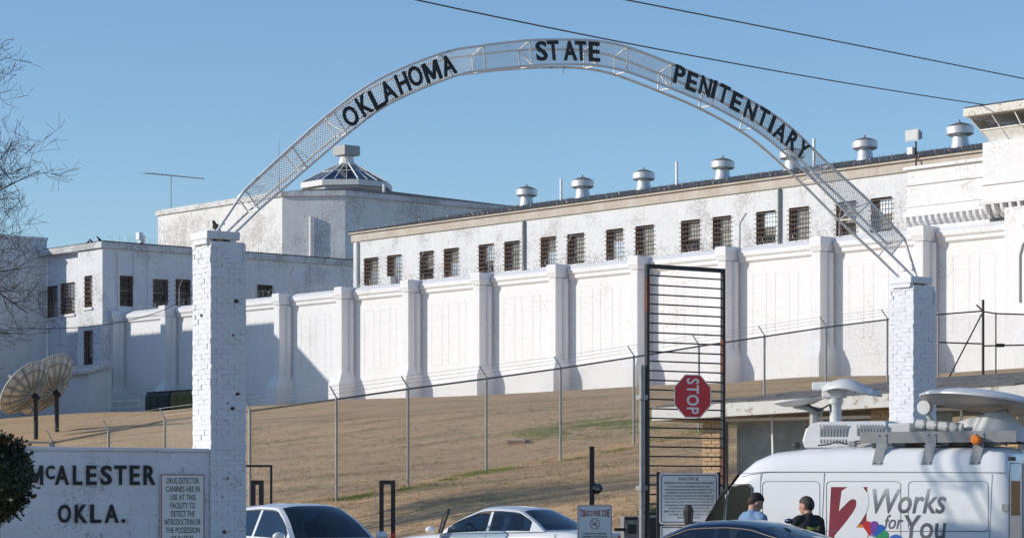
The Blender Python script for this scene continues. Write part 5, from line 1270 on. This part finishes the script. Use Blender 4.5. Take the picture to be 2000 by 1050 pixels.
t1 = car('white_sedan', 'white sedan facing the camera beside the left brick pillar', (c1.x, c1.y), (.60,-.80), M['carwhite'], L=5.1, W_=1.92, Hh=1.64, belt=1.03, fwd=.22, rake=(.06,-.24,-.36), group='parked white sedans')
mb = MB(); mb.tube((1.55,.5,1.0),(1.50,.5,1.85),.006,n=5); mb.build('aerial', M['galv'], t1)
c2_ = at(975, 975, 52.6)
t2 = car('white_sedan', 'white sedan with its driver door swung open at the foot of the lawn', (c2_.x, c2_.y), (-.83,.56), M['carwhite'], L=5.3, W_=1.95, Hh=1.47, belt=.93, fwd=.19, rake=(.02,-.20,-.335), group='parked white sedans', open_door=True, glass='clearglass')
c3_ = at(1405, 975, 33.6)
t3 = car('navy_sedan', 'dark navy sedan in the foreground in front of the news van', (c3_.x, c3_.y), (-.86,.51), M['carnavy'], L=4.85, W_=1.83, Hh=1.44, belt=.95, fwd=.22, rake=(.05,-.19,-.40), dark_trim=True)
mb = MB(); mb.ball((-1.0,0,1.425), .07, .03, .035, 8, 6); mb.build('roof_aerial', M['carnavy'], t3, smooth=True)

# ------------------------------------------------------------ news van
PSI = R(25); VL = 6.05
RL = at(1968, 975, 40.3); Hv = Vector((-math.cos(PSI), math.sin(PSI), 0)); Lv = Vector((-math.sin(PSI), -math.cos(PSI), 0))
VC_ = Vector((RL.x, RL.y, 0)) + Hv*(VL/2) - Lv*1.0
VA = Frame(VC_.x, VC_.y, math.atan2(Hv.y, Hv.x))
va = thing('news_van', 'white television news van with roof satellite gear and printed slogan', 'van', (VC_.x, VC_.y, 0), VA.a)
vp = lambda px, py, y=1.0: VA.on_y(px, py, y)
prof_a = [0,.03,.14,.45,.90,1.22,1.54,1.78,2.08,2.6,3.6,4.6,VL-.35,VL-.12,VL-.03,VL]; prof_z = [.80,.92,1.03,1.18,1.34,1.77,2.18,2.37,2.49,2.54,2.57,2.57,2.56,2.53,2.47,2.38]
def ztop(a): return float(np.interp(a, prof_a, prof_z))
rings = []
for a in (0,.03,.08,.16,.30,.45,.68,.90,1.0,1.11,1.22,1.33,1.44,1.54,1.66,1.78,1.92,2.08,2.34,2.6,3.1,3.6,4.1,4.6,5.1,VL-.35,VL-.18,VL-.08,VL-.02,VL):
    zt_ = ztop(a); zb = .42 if a < .2 else .32; e = 1.0 - (.22*(1-min(a/.5,1))**2) - (.05*max(0,(a-VL+.18)/.18)**2)
    hw = 1.0*e; hh = zt_-zb
    half = [(.90,0),(.985,.04),(1.0,.10),(1.0,.45),(1.0,.79),(.992,.83),(.97,.88),(.925,.93),(.85,.965),(.74,.985),(.45,.998)]
    rings.append([(VL/2-a, y*hw, zb+f*hh) for y, f in half] + [(VL/2-a, 0, zt_)] + [(VL/2-a, -y*hw, zb+f*hh) for y, f in reversed(half)])
mb = MB(); mb.loft(rings); mb.build('body', M['vanwhite'], va, smooth=38)
def pane(name, pts, mat, y=1.004, parent=va):
    mb = MB(); mb.add([(p.x, y, p.z) for p in pts], [tuple(range(len(pts)))]); return mb.build(name, M[mat], parent, fix=False)
pane('door_window', [vp(1416,1024), vp(1423,957), vp(1430,948), vp(1462,947), vp(1467,951), vp(1467,1024)], 'darkglass')
pane('quarter_window', [vp(1378,1018), vp(1410,962), vp(1418,956), vp(1411,1018)], 'darkglass')
mb = MB(); mb.path([vp(1376,1020,1.006), vp(1412,958,1.006), vp(1425,946,1.006), vp(1463,945,1.006), vp(1469,951,1.006), vp(1469,1024,1.006)], .012, 4); mb.build('window_seal', M['darkplastic'], va)
mb = MB(); mb.tube(vp(1412,1020,1.007), vp(1421,954,1.007), .014, n=4); mb.build('window_divider', M['darkplastic'], va)
mb = MB()
for i in range(6):
    a0, a1 = .95+i*.095, .95+(i+1)*.095
    for s_ in range(8):
        y0, y1 = -.84+s_*.21, -.84+(s_+1)*.21
        mb.quad((VL/2-a0-.004+.012, y0, ztop(a0)+.012-.02*abs(y0)**3),(VL/2-a0+.008, y1, ztop(a0)+.012-.02*abs(y1)**3),(VL/2-a1+.008, y1, ztop(a1)+.012-.02*abs(y1)**3),(VL/2-a1+.008, y0, ztop(a1)+.012-.02*abs(y0)**3))
mb.build('windshield', M['darkglass'], va)
def vgroove(name, pts, r_=.007, y=1.0005, mat='seam', closed=False):
    mb = MB(); mb.path([(p.x, y, p.z) for p in pts], r_, 4, closed=closed); mb.build(name, M[mat], va)
vgroove('roof_seam', [vp(1436,925), vp(1500,920.5), vp(1700,921), vp(1966,922)])
vgroove('panel_gap', [vp(1486,923), vp(1483,1060)], .005); vgroove('panel_gap', [vp(1610,923), vp(1604,1060)], .006); vgroove('panel_gap', [vp(1938,925), vp(1932,1060)], .005)
vgroove('rub_line', [vp(1612,1036), vp(1935,1037)], .006)
def rrect(x0, x1, y0, y1, r_=9):
    o = []
    for (cx_, cy_, a0) in ((x1-r_,y0+r_,-90),(x1-r_,y1-r_,0),(x0+r_,y1-r_,90),(x0+r_,y0+r_,180)):
        for k in range(5): o.append(vp(cx_+r_*math.cos(R(a0+k*22.5)), cy_+r_*math.sin(R(a0+k*22.5))))
    return o
for x0, x1, y0, y1 in ((1489,1601,939,1062), (1614,1759,939,1062), (1774,1930,939,1036)): vgroove('pressed_panel', rrect(x0,x1,y0,y1), .0055, closed=True)
# livery
def vtext(name, s, x0, x1, y0, y1, mat, shear=.25, bold=.012):
    a, b_ = vp(x0,(y0+y1)/2), vp(x1,(y0+y1)/2); t_, u_ = vp((x0+x1)/2,y0), vp((x0+x1)/2,y1)
    o = text(name, s, abs(a.x-b_.x), t_.z-u_.z, M[mat], va, ((a.x+b_.x)/2, 1.0035, (t_.z+u_.z)/2), shear=shear, bold=bold, thick=.0015); o.rotation_euler = (0,0,math.pi); return o
m, nt, b = nodes('van_fading_grey_print'); setp(b, Roughness=.4)
tc = nt.nodes.new('ShaderNodeTexCoord'); sx_ = nt.nodes.new('ShaderNodeSeparateXYZ'); nt.links.new(tc.outputs['Object'], sx_.inputs[0])
mr = nt.nodes.new('ShaderNodeMapRange'); mr.inputs[1].default_value = -.2; mr.inputs[2].default_value = .22; nt.links.new(sx_.outputs['Z'], mr.inputs[0])
nt.links.new(ramp(nt, mr.outputs[0], [(0,(.10,.10,.11)),(.55,(.26,.26,.28)),(1,(.58,.59,.62))]).outputs[0], b.inputs['Base Color']); M['vanfade'] = m
pane('red_square', [vp(1618,1052), vp(1623,950), vp(1694,950), vp(1691,1052)], 'vanred', 1.0022)
vtext('numeral', '2', 1629, 1697, 946, 1056, 'vanwhite', .16, .05)
vtext('lettering', 'Works', 1704, 1848, 953, 1002, 'vanfade'); vtext('lettering', 'for', 1727, 1764, 1004, 1032, 'vangrey', .3, .006); vtext('lettering', 'You', 1766, 1848, 1005, 1052, 'vangrey', .12)
cp_ = vp(1701, 1053); cols = [(.62,.45,.02),(.75,.22,.02),(.55,.03,.03),(.20,.05,.32),(.02,.12,.45),(.03,.30,.12)]
for i, cl in enumerate(cols):
    an_ = R(180 - (18 + i*28.8)); dx_, dz_ = math.cos(an_), math.sin(an_); mb = MB(); pts = []
    for k in range(13):
        f = k/12; th = math.pi*(f-.5); rad = .075
        pts.append((.235 + rad*math.cos(th), rad*math.sin(th)))
    pts = [(.05,0)] + pts
    mb.add([(cp_.x - (p*dx_ - q*dz_), 1.0045 + i*.0003, cp_.z + (p*dz_ + q*dx_)) for p, q in pts], [tuple(range(len(pts)))])
    mm = plain('feather_print', cl, .4, var=.05); mb.build('emblem_feather', mm, va, fix=False)
mb = MB(); q = vp(1750, 1057); mb.add([(q.x+.13*math.cos(R(k*20)), 1.004, q.z+.12*math.sin(R(k*20))) for k in range(18)], [tuple(range(18))]); mb.build('blue_disc', plain('van_blue_print', (.05,.15,.5), .4), va, fix=False)
# rear doors, hinges, lights, mirror, wheels
for s_ in (1,-1):
    mb = MB(); mb.path([(-VL/2-.001, s_*.05, .55),(-VL/2-.001, s_*.05, 2.28),(-VL/2-.001, s_*.82, 2.28),(-VL/2-.001, s_*.90, 2.1),(-VL/2-.001, s_*.92, .55)], .010, 4, closed=True); mb.build('rear_door_gap', M['seam'], va)
    mb = MB(); mb.box(-VL/2-.004,-VL/2-.001,s_*.48-.28,s_*.48+.28,1.45,2.0); mb.build('rear_window', M['darkglass'], va)
    mb = MB(); mb.box(-VL/2-.02,-VL/2+.05,s_*.96-.035,s_*.96+.03,.6,.95); mb.build('tail_light', M['taill'], va)
    mb = MB(); mb.ball((VL/2-.16, s_*.72, .92), .10, .16, .13, 10, 6); mb.build('headlight', M['headl'], va, smooth=True)
    for a in (1.05, 5.0): wheel(va, VL/2-a, s_*.88, .34, s_)
for z_ in (1.58, .9):
    mb = MB(); mb.box(-VL/2-.012,-VL/2+.09,.985,1.018,z_-.055,z_+.055); mb.build('hinge', M['galv'], va)
mb = MB(); mb.box(-VL/2-.02,-VL/2+.02,.55,.85,2.32,2.38); mb.build('third_brake_light', M['darkplastic'], va)
mb = MB(); mb.box(VL/2-.02,VL/2+.03,-.7,.7,.5,.75); mb.build('grille', M['darkplastic'], va)
q = vp(1345, 1003, 1.18); mb = MB(); mb.loft([[(q.x+dx*.5, 1.18+dy, q.z-.17+.0) for dx, dy in ((-.09,-.09),(.09,-.09),(.11,.09),(-.09,.09))],[(q.x+dx*.5, 1.18+dy, q.z+.05) for dx, dy in ((-.12,-.11),(.12,-.11),(.14,.11),(-.12,.11))],[(q.x+dx*.4, 1.18+dy*.7, q.z+.16) for dx, dy in ((-.09,-.09),(.09,-.09),(.11,.09),(-.09,.09))]]); bevel(mb.build('wing_mirror', M['darkplastic'], va), .03)
mb = MB(); mb.tube((q.x,1.12,q.z-.14),(q.x-.15,.98,q.z-.2),.03,n=6); mb.build('mirror_arm', M['darkplastic'], va)
RZv = 2.57
def rp(px, py, y=.4): return VA.on_y(px, py, y)
# air conditioner
a, c = rp(1568, 868), rp(1735, 868); zt_ = rp(1650, 822).z
mb = MB(); w2 = .45
def ring2(f, ins): return [(a.x-ins*.6 if 0 else a.x+(-ins), -w2+ins*.4, f),(a.x-ins, w2-ins*.4, f),(c.x+ins*.2, w2-ins*.4, f),(c.x+ins*.2, -w2+ins*.4, f)]
mb.loft([ring2(RZv-.02, .04), ring2(RZv+.10, 0), ring2(zt_-.12, .05), ring2(zt_-.03, .15), ring2(zt_, .24)]); acu = mb.build('air_conditioner', M['plastic'], va); bevel(acu, .03, 3)
for x0, x1, z0, z1, nn in ((1600,1655,828,852,9),(1672,1726,828,850,9),(1600,1655,857,865,9)):
    for i in range(nn):
        f = (i+.5)/nn; p, q = rp(x0+(x1-x0)*f, z0, w2+.002), rp(x0+(x1-x0)*f-1, z1, w2+.002)
        mb = MB(); mb.box(min(p.x,q.x)-.012, min(p.x,q.x)+.012, w2-.005, w2+.008, q.z, p.z); mb.build('louvre', M['greymetal'], va)
a2, c2 = rp(1737, 868, .2), rp(1785, 868, .2); mb = MB(); mb.box(c2.x, a2.x-.02, -.4, .38, RZv-.02, rp(1750,826,.2).z); bevel(mb.build('second_cooler', M['plastic'], va), .03, 3)
# grey side rail with brackets
a, c = rp(1680, 857, .86), rp(1985, 857, .86); z0, z1 = rp(1800, 864, .86).z, rp(1800, 842, .86).z
mb = MB(); mb.box(c.x, a.x, .84, .87, z0, z1); mb.build('equipment_rail', M['greymetal'], va); mb = MB(); mb.box(c.x, a.x, -.87, -.84, z0, z1); mb.build('equipment_rail', M['greymetal'], va)
mb = MB(); mb.box(-VL/2+.1, c.x+1.9, -.83, .83, z0+.03, z0+.10); mb.build('rack_deck', M['darkplastic'], va)
for px in (1722, 1818, 1912):
    q = rp(px, 860, .88); mb = MB()
    mb.add([(q.x-.085,.875,z1-.02),(q.x+.085,.875,z1-.02),(q.x+.085,.885,z0-.02),(q.x-.085,.885,z0-.02),(q.x+.05-.085,.985,2.26),(q.x+.05+.085,.985,2.26)], [(0,1,2,3),(3,2,5,4)]); bk_ = mb.build('rail_bracket', M['greymetal'], va, fix=False); sd = bk_.modifiers.new('t','SOLIDIFY'); sd.thickness = .012
q = rp(1907, 858, .95); mb = MB(); mb.lathe([(0,-.05),(.075,-.05),(.08,-.02),(.08,.04),(.06,.075),(0,.085)], 16, (q.x,.97,q.z), (0,1,0)); mb.build('amber_lamp', M['amber'], va, smooth=40)
q = rp(1712, 868, .8); mb = MB(); mb.ball((q.x,.8,q.z-.01), .09, .07, .05, 10, 6); mb.build('work_lamp', M['darkplastic'], va, smooth=True)
# microwave mast with small dish
q = rp(1632, 815, .0); mb = MB(); mb.tube((q.x,0,RZv-.05),(q.x,0,rp(1632,772,0).z),.10,n=14); mb.lathe([(.125,-.05),(.125,.05)],14,(q.x,0,rp(1632,782,0).z)); mb.build('mast', M['plastic'], va, smooth=40)
h = rp(1632, 765, 0); mb = MB(); mb.box(h.x-.16,h.x+.2,-.15,.15,h.z-.10,h.z+.10); bevel(mb.build('pan_head', M['plastic'], va), .03)
mb = MB(); hh = rp(1640, 752, 0); mb.box(hh.x-.05,hh.x+.45,-.13,.13,hh.z-.08,hh.z+.06); bevel(mb.build('transmitter_box', M['plastic'], va), .03)
mb = MB(); d0 = rp(1650, 762, 0)
rg = []
for i in range(9):
    f = i/8; x = .32 - .92*f; zc = .16*math.sin(math.pi*min(1, f*1.05+.12)) - .06*f*f; wd = .12 + .26*math.sin(math.pi*(f*.8+.15))
    rg.append([(d0.x+x, -wd, d0.z-.06+zc*.6),(d0.x+x, -wd*.5, d0.z+zc+.02),(d0.x+x, 0, d0.z+zc+.05),(d0.x+x, wd*.5, d0.z+zc+.02),(d0.x+x, wd, d0.z-.06+zc*.6)])
mb.loft(rg, closed=False, caps=False); o = mb.build('hood_dish', M['plastic'], va, smooth=True, fix=False); sd = o.modifiers.new('t','SOLIDIFY'); sd.thickness = .02
q = rp(1560, 787, 0); mb = MB(); mb.lathe([(0,.02),(.25,.035),(.40,.08),(.41,.06),(.26,.0),(0,-.02)], 24, (q.x,0,q.z-.03), (.1,0,1)); mb.build('flat_antenna', M['plastic'], va, smooth=40)
q2 = rp(1590, 800, 0); mb = MB(); mb.tube((q2.x-.15,0,q2.z-.02),(q2.x+.35,0,q2.z+.08),.05,n=8); mb.tube((q2.x,0,RZv),(q2.x,0,q2.z),.08,n=10); mb.build('antenna_arm', M['greymetal'], va)
mb = MB(); mb.path([(q2.x+.1,.06,q2.z+.1),(q2.x-.1,.1,q2.z-.02),(q2.x-.3,.1,q2.z+.08),(q2.x-.35,.05,q2.z-.12),(q2.x-.2,0,RZv)], .018, 6); mb.build('cable_loop', M['darkplastic'], va)
q = rp(1555, 862, .3); mb = MB(); mb.ball((q.x,.3,RZv+.03), .08, .06, .06, 8, 6); mb.build('roof_camera', M['darkplastic'], va, smooth=True)
# big folded uplink dish
dc = rp(1925, 790, 0); ax = Vector((.10,.12,-1)).normalized(); Rd = 1.05
mb = MB(); mb.lathe([(Rd,.20),(Rd*.97,.21),(Rd*.9,.17),(Rd*.7,.10),(Rd*.45,.05),(Rd*.2,.02),(0,.015),(0,-.02),(Rd*.2,-.015),(Rd*.45,.01),(Rd*.7,.05),(Rd*.92,.12),(Rd,.17),(Rd,.20)], 40, (dc.x,0,dc.z+.20), ax); mb.build('uplink_dish', M['plastic'], va, smooth=50)
mb = MB(); mb.path([(dc.x+.9,.0,RZv+.17),(dc.x+.55,0,RZv+.24),(dc.x+.1,0,RZv+.30),(dc.x-.35,0,RZv+.30)], [.08,.13,.2,.30], 14); mb.build('dish_boom', M['plastic'], va, smooth=True)
mb = MB(); mb.lathe([(.55,-.02),(.46,.15),(.30,.36),(.2,.45)], 24, (dc.x-.2,0,RZv+.08)); mb.build('dish_pedestal', M['plastic'], va, smooth=40)
q = rp(1806, 795, .25); mb = MB(); mb.lathe([(0,-.12),(.10,-.12),(.115,0),(.115,.05),(0,.055)], 20, (q.x,.25,q.z), (.15,1,0)); mb.build('feed_horn', M['plastic'], va, smooth=40); mb = MB(); mb.tube((q.x,.2,q.z-.02),(q.x-.15,.05,RZv+.2),.04,n=8); mb.build('feed_arm', M['plastic'], va)
a_, c_ = rp(1790, 828, .3), rp(1880, 836, .3); mb = MB(); mb.tube((a_.x,.3,a_.z),(c_.x,.3,c_.z),.085,n=12); mb.build('cable_duct', M['plastic'], va, smooth=40)
for f in (.2,.45,.7,.9): mb = MB(); p = a_.lerp(c_, f); mb.lathe([(.087,-.03),(.092,0),(.087,.03)], 14, (p.x,.3,p.z), (1,0,0)); mb.build('duct_band', M['greymetal'], va)

# ------------------------------------------------------------ people
def person(label, pos, rotz, height, shirt, hair, look, pitch, arms, lean=0.0, grey=False):
    k = height/1.78
    t = thing('person', label, 'person', (pos[0], pos[1], gz(pos[0], pos[1])), rotz)
    S = lambda *p: Vector(p)*k
    sh_z, hip = 1.46, .95; lx = lean
    nk = S(lx*.9, 0, 1.50); hc = S(lx*1.15 + .03, 0, 1.635)
    Qh = Matrix.Rotation(look,3,'Z') @ Matrix.Rotation(pitch,3,'Y')
    b = MB()
    k0 = k; k = k*1.10
    # head with face
    b.ball(hc + Qh @ S(-.005,0,.02), .102*k, .080*k, .108*k, 18, 12, Qh); b.ball(hc + Qh @ S(.035,0,-.055), .062*k, .056*k, .066*k, 14, 10, Qh)
    b.ball(hc + Qh @ S(.100,0,-.015), .020*k, .014*k, .026*k, 8, 6, Qh); b.ball(hc + Qh @ S(.088,0,-.062), .016*k, .026*k, .012*k, 8, 6, Qh); b.ball(hc + Qh @ S(.078,0,.022), .022*k, .055*k, .014*k, 8, 6, Qh)
    for s_ in (1,-1): b.ball(hc + Qh @ S(-.005,s_*.082,-.005), .024*k, .012*k, .034*k, 8, 6, Qh)
    b.path([nk + S(-.005,0,-.06), hc + Qh @ S(-.02,0,-.05)], [.062*k,.055*k], 12)
    k = k0
    # trunk and legs under the clothes
    b.path([S(0,0,.90), S(lx*.3,0,1.1), S(lx*.7,0,1.32), nk], [.13*k,.12*k,.14*k,.06*k], 12)
    hands = []
    for s_ in (1,-1):
        b.path([S(0,s_*.09,.93), S(.02,s_*.10,.50), S(-.01,s_*.10,.09)], [.085*k,.055*k,.038*k], 10); b.ball(S(.05,s_*.10,.045), .12*k, .045*k, .04*k, 10, 6)
        sh, el, wr = S(lx*.85,s_*.19,1.42), S(*arms[0 if s_ > 0 else 1][0]), S(*arms[0 if s_ > 0 else 1][1])
        b.path([S(lx*.8,s_*.10,1.40), sh, el, wr], [.06*k,.052*k,.040*k,.028*k], 10)
        d_ = (wr-el).normalized(); sd_ = d_.cross(Vector((0,0,1))).normalized() if abs(d_.z) < .95 else Vector((1,0,0)); nn = sd_.cross(d_)
        b.path([wr, wr+d_*.04*k, wr+d_*.09*k], [.026*k,.034*k,.034*k], 8)
        for j, ln in enumerate((.068,.078,.074,.058)):
            o_ = wr + d_*.085*k + sd_*(j-1.5)*.019*k; b.path([o_, o_+d_*ln*.55*k, o_+d_*ln*.8*k-nn*ln*.35*k], [.0095*k,.009*k,.0075*k], 6)
        o_ = wr + d_*.03*k + sd_*(-.03*k); b.path([o_, o_-sd_*.03*k+d_*.02*k, o_-sd_*.035*k+d_*.055*k], [.012*k,.011*k,.009*k], 6)
    bo = b.build('body', M['skin'], t, smooth=True); rm = bo.modifiers.new('r','REMESH'); rm.mode = 'VOXEL'; rm.voxel_size = .009; rm.use_smooth_shade = True; sm = bo.modifiers.new('s','SMOOTH'); sm.iterations = 2
    # hair
    k = k0*1.10
    hm = MB(); vs = []; fs = []; n1, n2 = 28, 10; sk_c = hc + Qh @ S(-.006,0,.022)
    for i in range(n2+1):
        for j in range(n1):
            ph = 2*math.pi*j/n1; fr_ = (1+math.cos(ph))/2; lim = R(146)*(1-fr_) + R(60)*fr_ + R(9)*mnoise.noise(Vector((math.cos(ph)*4, math.sin(ph)*4, 3))) - R(14)*max(0, math.cos(ph*2+math.pi))*(1 if abs(math.sin(ph)) > .85 else 0)
            th = lim*i/n2; rr_ = (1.0 if i == n2 else 1.075) + .02*mnoise.noise(Vector((math.cos(ph)*3, math.sin(ph)*3, th*3)))
            vs.append(sk_c + Qh @ S(.104*rr_*math.sin(th)*math.cos(ph), .083*rr_*math.sin(th)*math.sin(ph), .112*rr_*math.cos(th)))
    for i in range(n2):
        for j in range(n1): fs.append((i*n1+j, (i+1)*n1+j, (i+1)*n1+(j+1) % n1, i*n1+(j+1) % n1))
    hm.add(vs, fs); ho = hm.build('hair', hair, t, smooth=True)
    k = k0
    # shirt or jacket
    s = MB(); s.path([S(-.01,0,.88), S(lx*.3,0,1.05), S(lx*.65,0,1.28), S(lx*.8,0,1.40)], [.165*k,.150*k,.165*k,.12*k], 16)
    s.ball(S(lx*.72-.02,0,1.31), .125*k, .205*k, .17*k, 16, 10)
    for s_ in (1,-1):
        sh, el, wr = S(lx*.85,s_*.19,1.42), S(*arms[0 if s_ > 0 else 1][0]), S(*arms[0 if s_ > 0 else 1][1])
        s.path([S(lx*.85,s_*.05,1.45), S(lx*.85,s_*.15,1.44), sh, (sh+el)/2, el, el.lerp(wr,.92)], [.065*k,.075*k,.078*k,.066*k,.056*k,.043*k], 12)
    s.path([nk+S(-.02,0,-.08), nk+S(-.01,0,.035)], [.105*k,.068*k], 14)
    so_ = s.build('jacket' if shirt is M['jacket'] else 'shirt', shirt, t, smooth=True); rm = so_.modifiers.new('r','REMESH'); rm.mode = 'VOXEL'; rm.voxel_size = .014; rm.use_smooth_shade = True; sm = so_.modifiers.new('s','SMOOTH'); sm.iterations = 4
    tr = MB(); tr.ball(S(0,0,.93), .145*k, .175*k, .12*k, 14, 8)
    for s_ in (1,-1): tr.path([S(0,s_*.085,.92), S(.02,s_*.10,.50), S(-.01,s_*.10,.06)], [.105*k,.080*k,.070*k], 12)
    to = tr.build('trousers', M['trousers'], t, smooth=True); rm = to.modifiers.new('r','REMESH'); rm.mode = 'VOXEL'; rm.voxel_size = .016; rm.use_smooth_shade = True
    for s_ in (1,-1): shm = MB(); shm.ball(S(.05,s_*.10,.05), .145*k, .055*k, .058*k, 12, 8); shm.build('shoe', M['darkplastic'], t, smooth=True)
    return t, so_
w1 = at(1462, 975, 37.2)
person('person in a light blue shirt leaning towards the van window, head bowed', (w1.x, w1.y), R(40), 1.80, M['shirt'], M['hairdark'], R(-22), R(28), (((.30,.22,1.18),(.52,.14,1.22)),((.10,-.26,1.15),(.30,-.20,1.05))), .10)
w2_ = at(1582, 975, 37.0)
pp, jk = person('person in a black jacket with yellow lettering on the back beside the van', (w2_.x, w2_.y), R(112), 1.745, M['jacket'], M['hairgrey'], R(35), R(8), (((.16,.25,1.14),(.34,.12,1.12)),((.10,-.27,1.14),(.30,-.16,1.10))), .07)
tx = text('back_lettering', 'STATE AGENT', .30, .065, M['yellowtext'], pp, (-.17,-.02,1.30), bold=.03, thick=.001); tx.rotation_euler = (0,0,R(-90))
swm = tx.modifiers.new('w','SHRINKWRAP'); swm.target = jk; swm.wrap_method = 'NEAREST_SURFACEPOINT'; swm.wrap_mode = 'OUTSIDE_SURFACE'; swm.offset = .006

# cables, clamps and small boxes on the van roof
rs = random.Random(31)
for i in range(5):
    p0 = rp(1600+i*70, 866, .55-.2*i % .5); x0 = p0.x; pts = [(x0, .62-.12*i, RZv+.02)]
    for j in range(6): pts.append((x0-.16*(j+1), .62-.12*i+rs.uniform(-.09,.09), RZv+.03+rs.uniform(0,.07)))
    mb = MB(); mb.path(catmull(pts, 4), .012, 5); mb.build('roof_cable', M['darkplastic'], va, smooth=True)
for px, y_, sx, sy, sz in ((1758,.55,.12,.10,.10),(1870,.4,.16,.14,.12),(1846,.7,.07,.05,.06),(1665,.62,.06,.06,.05),(1940,.6,.10,.12,.14)):
    q = rp(px, 866, y_); mb = MB(); mb.box(q.x-sx, q.x+sx, y_-sy, y_+sy, RZv-.01, RZv+sz*1.6); bevel(mb.build('equipment_box', M['greymetal'], va), .012)
for px in (1722, 1818, 1912):
    q = rp(px, 860, .88)
    for dx_ in (-.055, .055):
        for z_ in (z1-.05, 2.30):
            mb = MB(); yy_ = .893 if z_ > 2.4 else .992; mb.lathe([(0,-.01),(.012,-.01),(.012,.006),(0,.008)], 8, (q.x+dx_+(.045 if z_ < 2.4 else 0), yy_, z_), (0,1,0)); mb.build('bolt', M['chrome'], va)
